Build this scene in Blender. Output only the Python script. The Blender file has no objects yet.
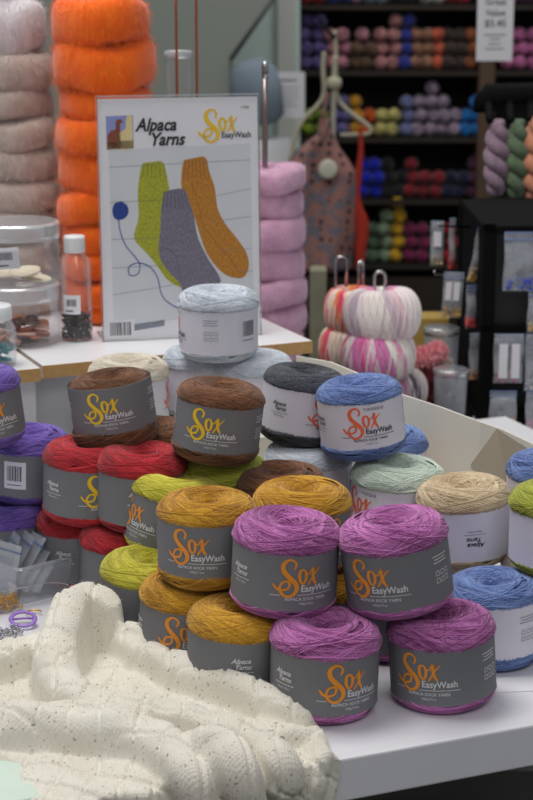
import bpy, math, random
import numpy as np
from mathutils import Vector, Matrix
R = math.radians
PI = math.pi
SC = bpy.context.scene
COL = SC.collection

# ------------------------------------------------------------------ camera
TZ = 0.75                    # table top height
CAMZ = TZ + 0.70
PITCH = R(14)
F = 1800.0
cam_d = bpy.data.cameras.new('camera')
cam_d.sensor_fit = 'VERTICAL'
cam_d.sensor_height = 24
cam_d.lens = 24 * F / 800
cam_d.clip_start = 0.05
cam_d.dof.use_dof = True
cam_d.dof.focus_distance = 1.85
cam_d.dof.aperture_fstop = cam_d.lens / 1000 / 0.0085
cam = bpy.data.objects.new('camera', cam_d)
cam.location = (0, 0, CAMZ)
cam.rotation_euler = (R(90) - PITCH, 0, 0)
COL.objects.link(cam)
SC.camera = cam

# ------------------------------------------------------------------ world, lamps, exposure
w = bpy.data.worlds.new('world')
SC.world = w
w.use_nodes = True
bg = w.node_tree.nodes['Background']
bg.inputs[0].default_value = (0.93, 0.965, 1.0, 1)
bg.inputs[1].default_value = 0.25
def area(name, loc, rot, sx, sy, power, col=(1, 1, 1)):
    l = bpy.data.lights.new(name, 'AREA')
    l.shape = 'RECTANGLE'; l.size = sx; l.size_y = sy
    l.energy = power; l.color = col
    o = bpy.data.objects.new(name, l)
    o.location = loc; o.rotation_euler = rot
    COL.objects.link(o)
area('ceiling_lamp_over_table', (-0.6, 2.1, 3.2), (R(-6), R(-11), 0), 1.2, 1.2, 46, (1.0, 0.98, 0.95))
area('ceiling_lamp_behind_camera', (0.6, -0.6, 3.3), (R(38), R(6), 0), 1.6, 1.0, 22, (1.0, 0.98, 0.96))
area('ceiling_lamp_shop', (0.6, 5.0, 3.6), (R(10), 0, 0), 2.5, 1.0, 34, (1.0, 0.97, 0.92))
SC.view_settings.view_transform = 'Standard'
SC.view_settings.look = 'None'
SC.view_settings.gamma = 1
SC.view_settings.use_curve_mapping = False
SC.view_settings.exposure = 0.0

# ------------------------------------------------------------------ helpers
def at(px, py, Y):
    """point of the place seen at pixel px,py at distance Y"""
    u = (px - 266.5) / F; v = (400 - py) / F
    dy = math.cos(PITCH) + v * math.sin(PITCH)
    dz = -math.sin(PITCH) + v * math.cos(PITCH)
    k = Y / dy
    return Vector((u * k, Y, CAMZ + dz * k))
def atz(px, py, z):
    u = (px - 266.5) / F; v = (400 - py) / F
    dy = math.cos(PITCH) + v * math.sin(PITCH)
    dz = -math.sin(PITCH) + v * math.cos(PITCH)
    k = (z - CAMZ) / dz
    return Vector((u * k, dy * k, z))
def lin(c):
    c = c / 255
    return c / 12.92 if c <= 0.04045 else ((c + 0.055) / 1.055) ** 2.4
def rgb(r, g, b, k=1.0):
    return (lin(r) * k, lin(g) * k, lin(b) * k, 1)

class MB:
    def __init__(s):
        s.v = []; s.f = []; s.m = []; s.sh = []
    def add(s, vs, fs, mi=0, shade=0.5):
        n = len(s.v)
        s.v.extend([tuple(p) for p in vs])
        s.sh.extend([shade] * len(vs))
        s.f.extend([tuple(i + n for i in f) for f in fs])
        s.m.extend([mi] * len(fs))
    def box(s, x0, x1, y0, y1, z0, z1, mi=0, M=None):
        vs = [Vector((x, y, z)) for z in (z0, z1) for y in (y0, y1) for x in (x0, x1)]
        if M: vs = [M @ p for p in vs]
        s.add(vs, [(0, 2, 3, 1), (4, 5, 7, 6), (0, 1, 5, 4), (2, 6, 7, 3), (0, 4, 6, 2), (1, 3, 7, 5)], mi)
    def lathe(s, prof, n=48, mi=0, M=None, closed=False, fn=None):
        vs = []; fs = []
        k = len(prof)
        for i in range(n):
            a = 2 * PI * i / n
            for j, (r, z) in enumerate(prof):
                p = Vector((r * math.cos(a), r * math.sin(a), z))
                if fn: p = fn(p, a, j)
                if M: p = M @ p
                vs.append(p)
        for i in range(n):
            i2 = (i + 1) % n
            for j in range(k if closed else k - 1):
                j2 = (j + 1) % k
                fs.append((i * k + j, i2 * k + j, i2 * k + j2, i * k + j2))
        s.add(vs, fs, mi)
    def tube(s, pts, r, n=6, mi=0, shade=0.5, rad=None, cap=True):
        pts = [Vector(p) for p in pts]
        vs = []; fs = []
        up = Vector((0, 0, 1))
        for i, p in enumerate(pts):
            t = (pts[min(i + 1, len(pts) - 1)] - pts[max(i - 1, 0)]).normalized()
            if abs(t.dot(up)) > 0.95: up = Vector((1, 0.2, 0)).normalized()
            a = t.cross(up).normalized(); b = a.cross(t).normalized()
            up = b
            rr = rad[i] if rad else r
            for j in range(n):
                q = 2 * PI * j / n
                vs.append(p + a * (rr * math.cos(q)) + b * (rr * math.sin(q)))
        for i in range(len(pts) - 1):
            for j in range(n):
                j2 = (j + 1) % n
                fs.append((i * n + j, i * n + j2, (i + 1) * n + j2, (i + 1) * n + j))
        if cap:
            fs.append(tuple(range(n))[::-1]); fs.append(tuple((len(pts) - 1) * n + j for j in range(n)))
        s.add(vs, fs, mi, shade)
    def mesh(s, name, smooth=True, slots=1):
        me = bpy.data.meshes.new(name)
        me.from_pydata(s.v, [], s.f)
        me.polygons.foreach_set('material_index', s.m)
        if smooth: me.polygons.foreach_set('use_smooth', [True] * len(s.f))
        a = me.attributes.new('shade', 'FLOAT', 'POINT')
        a.data.foreach_set('value', s.sh)
        for _ in range(slots): me.materials.append(None)
        me.update()
        return me
    def build(s, name, mats, parent=None, smooth=True, bevel=0):
        if not isinstance(mats, (list, tuple)): mats = [mats]
        me = s.mesh(name, smooth, 0)
        for m in mats: me.materials.append(m)
        o = bpy.data.objects.new(name, me)
        COL.objects.link(o)
        if parent: o.parent = parent
        if bevel:
            b = o.modifiers.new('bevel', 'BEVEL'); b.width = bevel; b.segments = 2; b.limit_method = 'ANGLE'
        return o
def inst(name, me, mats, parent=None):
    o = bpy.data.objects.new(name, me)
    COL.objects.link(o)
    if parent: o.parent = parent
    for i, m in enumerate(mats):
        o.material_slots[i].link = 'OBJECT'
        o.material_slots[i].material = m
    return o
def empty(name, loc, rot=(0, 0, 0)):
    o = bpy.data.objects.new(name, None)
    o.empty_display_size = 0.02
    o.location = loc; o.rotation_euler = rot
    COL.objects.link(o)
    return o
def tag(o, label=None, cat=None, group=None, kind=None):
    if label: o['label'] = label
    if cat: o['category'] = cat
    if group: o['group'] = group
    if kind: o['kind'] = kind
    return o

# ------------------------------------------------------------------ materials
def nodes(name):
    m = bpy.data.materials.new(name); m.use_nodes = True
    nt = m.node_tree
    return m, nt, nt.nodes['Principled BSDF']
def plain(name, col, rough=0.5, metal=0, noise=0, nscale=40, bump=0, bscale=300, spec=0.5):
    m, nt, b = nodes(name)
    b.inputs['Base Color'].default_value = col
    b.inputs['Roughness'].default_value = rough
    b.inputs['Metallic'].default_value = metal
    b.inputs['Specular IOR Level'].default_value = spec
    tc = nt.nodes.new('ShaderNodeTexCoord')
    n = nt.nodes.new('ShaderNodeTexNoise'); n.inputs['Scale'].default_value = nscale
    n.inputs['Detail'].default_value = 4
    nt.links.new(tc.outputs['Object'], n.inputs['Vector'])
    mx = nt.nodes.new('ShaderNodeMix'); mx.data_type = 'RGBA'
    k = 1 - noise
    mx.inputs[6].default_value = (col[0] * k, col[1] * k, col[2] * k, 1)
    k = 1 + noise
    mx.inputs[7].default_value = (min(col[0] * k, 1), min(col[1] * k, 1), min(col[2] * k, 1), 1)
    nt.links.new(n.outputs['Fac'], mx.inputs[0])
    nt.links.new(mx.outputs[2], b.inputs['Base Color'])
    if bump:
        n2 = nt.nodes.new('ShaderNodeTexNoise'); n2.inputs['Scale'].default_value = bscale
        nt.links.new(tc.outputs['Object'], n2.inputs['Vector'])
        bp = nt.nodes.new('ShaderNodeBump'); bp.inputs['Strength'].default_value = bump
        bp.inputs['Distance'].default_value = 0.002
        nt.links.new(n2.outputs['Fac'], bp.inputs['Height'])
        nt.links.new(bp.outputs['Normal'], b.inputs['Normal'])
    return m
def ramp2(nt, fac, p0, c0, p1, c1):
    r = nt.nodes.new('ShaderNodeValToRGB')
    r.color_ramp.elements[0].position = p0; r.color_ramp.elements[0].color = c0
    r.color_ramp.elements[1].position = p1; r.color_ramp.elements[1].color = c1
    nt.links.new(fac, r.inputs[0])
    return r.outputs[0]
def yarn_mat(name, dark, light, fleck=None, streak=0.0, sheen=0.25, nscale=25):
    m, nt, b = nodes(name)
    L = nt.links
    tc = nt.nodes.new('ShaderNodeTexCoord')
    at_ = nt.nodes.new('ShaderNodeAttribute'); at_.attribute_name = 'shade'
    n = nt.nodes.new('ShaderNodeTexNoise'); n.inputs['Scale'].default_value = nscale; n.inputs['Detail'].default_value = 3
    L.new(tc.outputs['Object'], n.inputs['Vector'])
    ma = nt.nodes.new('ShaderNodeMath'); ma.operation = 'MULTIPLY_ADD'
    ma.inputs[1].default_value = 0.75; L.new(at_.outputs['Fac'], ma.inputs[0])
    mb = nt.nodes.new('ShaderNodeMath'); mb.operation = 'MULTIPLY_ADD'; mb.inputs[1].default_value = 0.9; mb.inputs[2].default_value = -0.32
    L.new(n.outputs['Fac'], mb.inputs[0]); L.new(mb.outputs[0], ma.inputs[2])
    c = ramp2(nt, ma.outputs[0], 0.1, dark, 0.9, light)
    if fleck:
        v = nt.nodes.new('ShaderNodeTexNoise'); v.inputs['Scale'].default_value = 620; v.inputs['Detail'].default_value = 0
        L.new(tc.outputs['Object'], v.inputs['Vector'])
        f = ramp2(nt, v.outputs['Fac'], 0.72, (0, 0, 0, 1), 0.80, (.7, .7, .7, 1))
        mx = nt.nodes.new('ShaderNodeMix'); mx.data_type = 'RGBA'
        L.new(f, mx.inputs[0]); L.new(c, mx.inputs[6]); mx.inputs[7].default_value = fleck
        c = mx.outputs[2]
    L.new(c, b.inputs['Base Color'])
    b.inputs['Roughness'].default_value = 0.85
    b.inputs['Specular IOR Level'].default_value = 0.25
    b.inputs['Sheen Weight'].default_value = sheen
    b.inputs['Sheen Roughness'].default_value = 0.5
    n2 = nt.nodes.new('ShaderNodeTexNoise'); n2.inputs['Scale'].default_value = 1500; n2.inputs['Detail'].default_value = 2
    L.new(tc.outputs['Object'], n2.inputs['Vector'])
    bp = nt.nodes.new('ShaderNodeBump'); bp.inputs['Strength'].default_value = 0.6; bp.inputs['Distance'].default_value = 0.0006
    L.new(n2.outputs['Fac'], bp.inputs['Height']); L.new(bp.outputs['Normal'], b.inputs['Normal'])
    return m
def clear(name, tint=(0.93, 0.95, 0.97, 1), gloss=0.12, haze=0.1, edge=0.5, hazecol=(0.75, 0.78, 0.82, 1), rough=0.08, alpha_noise=0):
    """thin clear plastic: see-through with a milky share and glossy edges"""
    m = bpy.data.materials.new(name); m.use_nodes = True
    nt = m.node_tree; nt.nodes.clear(); L = nt.links
    out = nt.nodes.new('ShaderNodeOutputMaterial')
    tr = nt.nodes.new('ShaderNodeBsdfTransparent'); tr.inputs[0].default_value = tint
    df = nt.nodes.new('ShaderNodeBsdfDiffuse'); df.inputs[0].default_value = hazecol
    gl = nt.nodes.new('ShaderNodeBsdfGlossy'); gl.inputs['Roughness'].default_value = rough
    lw = nt.nodes.new('ShaderNodeLayerWeight'); lw.inputs[0].default_value = 0.35
    m1 = nt.nodes.new('ShaderNodeMixShader'); m2 = nt.nodes.new('ShaderNodeMixShader')
    a = nt.nodes.new('ShaderNodeMath'); a.operation = 'MULTIPLY_ADD'; a.inputs[1].default_value = edge * 0.5; a.inputs[2].default_value = haze
    L.new(lw.outputs['Facing'], a.inputs[0])
    hz = a.outputs[0]
    if alpha_noise:
        tc = nt.nodes.new('ShaderNodeTexCoord'); n = nt.nodes.new('ShaderNodeTexNoise'); n.inputs['Scale'].default_value = 45
        L.new(tc.outputs['Object'], n.inputs['Vector'])
        mm = nt.nodes.new('ShaderNodeMath'); mm.operation = 'MULTIPLY_ADD'; mm.inputs[1].default_value = alpha_noise
        L.new(n.outputs['Fac'], mm.inputs[0]); L.new(hz, mm.inputs[2])
        mm2 = nt.nodes.new('ShaderNodeMath'); mm2.operation = 'SUBTRACT'; mm2.inputs[1].default_value = alpha_noise * 0.5; mm2.use_clamp = True
        L.new(mm.outputs[0], mm2.inputs[0]); hz = mm2.outputs[0]
    L.new(hz, m1.inputs[0]); L.new(tr.outputs[0], m1.inputs[1]); L.new(df.outputs[0], m1.inputs[2])
    g = nt.nodes.new('ShaderNodeMath'); g.operation = 'MULTIPLY_ADD'; g.inputs[1].default_value = edge; g.inputs[2].default_value = gloss
    L.new(lw.outputs['Fresnel'], g.inputs[0])
    L.new(g.outputs[0], m2.inputs[0]); L.new(m1.outputs[0], m2.inputs[1]); L.new(gl.outputs[0], m2.inputs[2])
    L.new(m2.outputs[0], out.inputs[0])
    return m

M = {}
M['table'] = plain('white_laminate', rgb(226, 226, 232), 0.32, noise=0.03, nscale=6)
M['table_edge'] = plain('grey_white_laminate_edge', rgb(205, 203, 205), 0.45, noise=0.03, nscale=10)
M['board'] = plain('white_melamine', rgb(228, 228, 232), 0.35, noise=0.02)
M['ply'] = plain('raw_board_edge', rgb(190, 150, 95), 0.7, noise=0.25, nscale=90)
M['plinth'] = plain('grey_painted_panel', rgb(176, 178, 182), 0.55, noise=0.05, nscale=5)
M['plinth_light'] = plain('pale_grey_metal_leg', rgb(205, 206, 210), 0.4, noise=0.03)
M['floor'] = plain('dark_shop_carpet', rgb(62, 62, 60), 0.9, noise=0.3, nscale=60, bump=0.3)
M['wall'] = plain('grey_green_wall_paint', rgb(150, 156, 148), 0.8, noise=0.04, nscale=3)
M['black'] = plain('black_metal', rgb(12, 12, 14), 0.8, noise=0.15, spec=.1)
M['dark_wood'] = plain('dark_brown_shelf_wood', rgb(40, 30, 23), 0.6, noise=0.3, nscale=14)
M['brown_wood'] = plain('brown_post_wood', rgb(88, 66, 48), 0.55, noise=0.25, nscale=14)
M['white_paint'] = plain('off_white_frame_paint', rgb(205, 208, 202), 0.5, noise=0.03)
M['paper'] = plain('white_paper', rgb(228, 227, 232), 0.6, noise=0.01)
M['ink'] = plain('dark_print_ink', rgb(38, 40, 50), 0.6)
M['grey_ink'] = plain('grey_print_ink', rgb(150, 150, 156), 0.6)
M['white_ink'] = plain('white_print_ink', rgb(226, 226, 230), 0.6)
M['grey_band'] = plain('slate_grey_card', rgb(122, 123, 128), 0.65, noise=0.03, nscale=12, spec=0.2)
M['white_band'] = plain('white_card', rgb(222, 220, 232), 0.55, noise=0.015, nscale=12, spec=0.2)
M['orange_ink'] = plain('orange_print_ink', rgb(240, 150, 40), 0.5)
M['yellow_ink'] = plain('yellow_print_ink', rgb(240, 196, 20), 0.5)
M['coral_ink'] = plain('coral_print_ink', rgb(240, 108, 70), 0.5)
M['chrome'] = plain('polished_metal', rgb(178, 176, 178), 0.18, metal=1)
M['copper'] = plain('copper_rod_metal', rgb(205, 130, 90), 0.25, metal=1)
M['plastic'] = clear('clear_jar_plastic', tint=(.97, .97, .98, 1), gloss=0.03, haze=0.04, edge=0.30)
M['bag'] = clear('clear_bag_plastic', gloss=0.05, haze=0.32, edge=0.4, alpha_noise=0.4, hazecol=(0.66, 0.70, 0.76, 1))
M['tub'] = clear('milky_tub_plastic', gloss=0.04, haze=0.30, edge=0.35, rough=0.25, hazecol=(0.72, 0.76, 0.82, 1))
M['zipbag'] = clear('milky_zip_bag_plastic', gloss=.05, haze=.5, edge=.4, hazecol=(.86, .89, .93, 1))
M['lid_side'] = clear('milky_ribbed_lid_plastic', gloss=.06, haze=.5, edge=.4, rough=.2, hazecol=(.82, .85, .88, 1))
M['acrylic'] = clear('acrylic_sheet', tint=(1, 1, 1, 1), gloss=0.0, haze=0.0, edge=0.12)
M['white_cap'] = plain('white_cap_plastic', rgb(225, 228, 230), 0.4, noise=0.02)
M['cap_clear'] = clear('frosted_lid_plastic', gloss=0.05, haze=0.22, edge=0.6, rough=0.15)
M['card_cream'] = plain('cream_card', rgb(226, 221, 208), 0.75, noise=0.03, nscale=8)
M['card_brown'] = plain('grey_brown_card', rgb(132, 122, 106), 0.85, noise=0.05, nscale=20)

# ------------------------------------------------------------------ setting
mb = MB(); mb.box(-6, 6, -3, 9, -0.05, 0)
tag(mb.build('floor', M['floor'], smooth=False), kind='structure')
mb = MB(); mb.box(-6, 6, 7.4, 7.5, 0, 3.8)
tag(mb.build('wall_back', M['wall'], smooth=False), kind='structure')

# slanted underside of a grey bulkhead on the left, and the pale glazing behind it
def slab(name, pts, thick, m, parent=None):
    b = MB(); n = len(pts)
    vs = [Vector(p) for p in pts] + [Vector(p) + Vector((0, thick, 0)) for p in pts]
    fs = [tuple(range(n)), tuple(range(2 * n - 1, n - 1, -1))] + [((i + 1) % n, i, i + n, (i + 1) % n + n) for i in range(n)]
    b.add(vs, fs)
    return b.build(name, m, parent, smooth=False)
Yw = 5.6
tag(slab('wall_left', [at(-260, 420, Yw), at(231, 420, Yw), at(231, 56, Yw), at(281, -14, Yw), at(281, -240, Yw), at(-260, -240, Yw)], 0.25, M['wall']), kind='structure')
b = MB()
b.tube([at(231, 59, Yw - .01), at(284, -16, Yw - .01)], 0.007, 8)
b.tube([at(231, 59, Yw - .01), at(231, 330, Yw - .01)], 0.004, 8)
tag(b.build('trim_1', plain('dark_seam', rgb(78, 82, 80), 0.6)), kind='structure')
tag(slab('window_1', [at(200, 420, 6.3), at(300, 420, 6.3), at(300, -60, 6.3), at(200, -60, 6.3)], 0.03, plain('pale_teal_glazing', rgb(205, 226, 220), 0.3, noise=0.08, nscale=2)), kind='structure')
tag(slab('trim_2', [at(276, 420, 6.28), at(278, 420, 6.28), at(278, -60, 6.28), at(275, -60, 6.28)], 0.02, M['wall']), kind='structure')

# ------------------------------------------------------------------ white display table
E0 = atz(332, 761, TZ); E1 = atz(533, 725, TZ)
tdir = (E1 - E0).normalized(); tang = math.atan2(tdir.y, tdir.x)
tnor = Vector((-tdir.y, tdir.x, 0))
TM = Matrix.Translation(Vector((E0.x, E0.y, TZ))) @ Matrix.Rotation(tang, 4, 'Z')
t = empty('display_table', (E0.x, E0.y, 0), (0, 0, tang))
b = MB(); b.box(-0.75, 0.75, 0, 1.02, TZ - 0.042, TZ)
b.build('tabletop', [M['table']], t, smooth=False, bevel=0.002)
for lx in (-0.62, 0.62):
    for ly in (0.06, 0.95):
        b = MB(); b.box(lx - .025, lx + .025, ly - .025, ly + .025, 0, TZ - 0.042)
        b.build('leg', M['plinth_light'], t, smooth=False)
tag(t, 'white laminate display table carrying all the yarn cakes', 'table')

# ------------------------------------------------------------------ print (logo and text)
TXT = {}
def text_polys(s, h=1.0, shear=0.0, bold=0.0, sx=1.0, space=1.0):
    key = (s, shear, bold, space)
    if key not in TXT:
        c = bpy.data.curves.new('t', 'FONT'); c.body = s; c.size = 1; c.shear = shear
        c.offset = bold; c.space_character = space; c.resolution_u = 2
        o = bpy.data.objects.new('t', c); COL.objects.link(o)
        dg = bpy.context.evaluated_depsgraph_get()
        me = bpy.data.meshes.new_from_object(o.evaluated_get(dg))
        v = [(q.co.x, q.co.y) for q in me.vertices]; f = [tuple(p.vertices) for p in me.polygons]
        bpy.data.objects.remove(o); bpy.data.curves.remove(c); bpy.data.meshes.remove(me)
        TXT[key] = (v, f)
    v, f = TXT[key]
    w = max(p[0] for p in v) if v else 0
    return [(x * h * sx, y * h) for x, y in v], f, w * h * sx
def text_into(P, s, x, y, h, mi, align='C', **k):
    """appends (verts2d, faces, material)"""
    v, f, wd = text_polys(s, h, **k)
    dx = x - (wd / 2 if align == 'C' else wd if align == 'R' else 0)
    P.append(([(a + dx, b_ + y) for a, b_ in v], f, mi))
def rect_into(P, x0, x1, y0, y1, mi, seg=0.004):
    n = max(1, int((x1 - x0) / seg))
    vs = []; fs = []
    for i in range(n + 1):
        x = x0 + (x1 - x0) * i / n
        vs += [(x, y0), (x, y1)]
        if i: fs.append((2 * i - 2, 2 * i, 2 * i + 1, 2 * i - 1))
    P.append((vs, fs, mi))
def catmull(pts, n=8):
    out = []
    for i in range(len(pts) - 1):
        p0 = pts[max(i - 1, 0)]; p1 = pts[i]; p2 = pts[i + 1]; p3 = pts[min(i + 2, len(pts) - 1)]
        for k in range(n):
            t_ = k / n
            out.append(tuple(0.5 * (2 * b1 + (c1 - a1) * t_ + (2 * a1 - 5 * b1 + 4 * c1 - d1) * t_ ** 2 + (3 * b1 - a1 - 3 * c1 + d1) * t_ ** 3)
                             for a1, b1, c1, d1 in zip(p0, p1, p2, p3)))
    out.append(tuple(pts[-1]))
    return out
def stroke_into(P, pts, mi):
    """pts: (x, y, width)"""
    c = catmull(pts, 6); vs = []; fs = []
    for i, (x, y, wd) in enumerate(c):
        a = c[max(i - 1, 0)]; b_ = c[min(i + 1, len(c) - 1)]
        dx, dy = b_[0] - a[0], b_[1] - a[1]; l = math.hypot(dx, dy) or 1
        nx, ny = -dy / l * wd / 2, dx / l * wd / 2
        vs += [(x + nx, y + ny), (x - nx, y - ny)]
        if i: fs.append((2 * i - 2, 2 * i - 1, 2 * i + 1, 2 * i))
    P.append((vs, fs, mi))
SOX = [
 [(178, 165, 12), (190, 135, 15), (172, 110, 13), (142, 108, 17), (114, 135, 26), (116, 175, 30), (150, 215, 31), (188, 252, 30), (200, 290, 27), (180, 325, 20), (143, 338, 17), (108, 318, 18), (96, 282, 16), (113, 249, 13), (143, 242, 14), (155, 262, 15), (140, 290, 14), (98, 298, 15), (72, 285, 15), (54, 260, 12)],
 [(238, 166, 11), (216, 180, 19), (214, 222, 20), (232, 257, 13), (252, 235, 17), (253, 190, 17), (236, 166, 10)],
 [(250, 190, 8), (272, 196, 9), (290, 170, 10), (300, 158, 15), (299, 200, 21), (308, 240, 20), (326, 264, 12)],
 [(346, 163, 6), (322, 185, 10), (298, 220, 11), (268, 268, 11)]]
def sox_logo(P, k, cx, cy, mi_logo, mi_txt, tweedie=False, extra=True):
    """k metres per drawing unit, centred on cx,cy"""
    ox, oy = 256, 240
    for st in SOX:
        stroke_into(P, [((x - ox) * k + cx, (oy - y) * k + cy, wd * k) for x, y, wd in st], mi_logo)
    text_into(P, 'EasyWash', (334 - ox) * k + cx, (oy - 309) * k + cy, 60 * k, mi_txt, sx=0.90, bold=0.018)
    if extra:
        rect_into(P, (40 - ox) * k + cx, (100 - ox) * k + cx, (oy - 333) * k + cy, (oy - 329) * k + cy, mi_txt)
        rect_into(P, (206 - ox) * k + cx, (460 - ox) * k + cx, (oy - 331) * k + cy, (oy - 327) * k + cy, mi_txt)
        text_into(P, 'ALPACA SOCK YARN', (262 - ox) * k + cx, (oy - 364) * k + cy, 28 * k, mi_txt, bold=0.01)
        text_into(P, '100g/3.5oz', (262 - ox) * k + cx, (oy - 392) * k + cy, 22 * k, 3)
    if tweedie:
        text_into(P, 'TWEEDIE', (300 - ox) * k + cx, (oy - 130) * k + cy, 32 * k, mi_txt, space=1.25)
BW = 0.0545
def band_mesh(tweedie):
    """slots: 0 card, 1 logo, 2 text, 3 small text, 4 white label, 5 bars"""
    mb = MB()
    RB = 0.0494
    prof = [(RB, 0), (RB, .0004), (RB, BW * .5), (RB, BW - .0004), (RB, BW), (RB - .0005, BW), (RB - .0005, BW - .0004), (RB - .0005, .0004), (RB - .0005, 0)]
    mb.lathe(prof, 112, 0, closed=True)
    P = []
    sox_logo(P, 1.5e-4, 0, 0.0295, 1, 2, tweedie)
    # left of the logo: the maker's name and two tiny lines
    xl = -0.066
    text_into(P, 'Alpaca', xl - .001, 0.0335, 0.0068, 2, shear=0.35, bold=0.02)
    text_into(P, 'Yarns', xl + .001, 0.0275, 0.0068, 2, shear=0.35, bold=0.02)
    for q in range(7): rect_into(P, xl - .0115 + q * .0034, xl - .0091 + q * .0034, .0238, .0247, 3)
    text_into(P, 'Made in Peru', xl, 0.0200, 0.0028, 2)
    # right of the logo: lines and care marks
    xr = 0.066
    for i, wd in enumerate((0.020, 0.016, 0.019)):
        rect_into(P, xr - wd / 2, xr + wd / 2, 0.043 - i * .003, 0.0438 - i * .003, 3)
    for i in range(6):
        x = xr - .008 + (i % 3) * .0065; y = 0.029 - (i // 3) * 0.007
        rect_into(P, x, x + .0045, y, y + .0006, 3); rect_into(P, x, x + .0045, y - .004, y - .0034, 3)
        rect_into(P, x, x + .0006, y - .004, y, 3); rect_into(P, x + .004, x + .0046, y - .004, y, 3)
    # behind: bar code label
    xb = 0.118
    rect_into(P, xb - .014, xb + .014, .012, .046, 4)
    rnd = random.Random(4)
    x = xb - .010
    P2 = []
    while x < xb + .009:
        wd = rnd.choice((.0005, .0009, .0014)); rect_into(P2, x, x + wd, .022, .041, 5); x += wd + rnd.choice((.0006, .001))
    rect_into(P2, xb - .010, xb + .008, .0165, .0175, 5)
    for off, PP in ((.00055, P), (.0008, P2)):
        for vs, fs, mi in PP:
            o = off + (.0002 if mi == 2 else 0)
            V = []
            for u, v in vs:
                a = u / RB - PI / 2
                V.append(((RB + o) * math.cos(a), (RB + o) * math.sin(a), v))
            mb.add(V, fs, mi)
    return mb.mesh('paper_band', True, 6)
BAND_G = band_mesh(False); BAND_W = band_mesh(True)

# ------------------------------------------------------------------ wound yarn cakes
HB = 0.086
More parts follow.
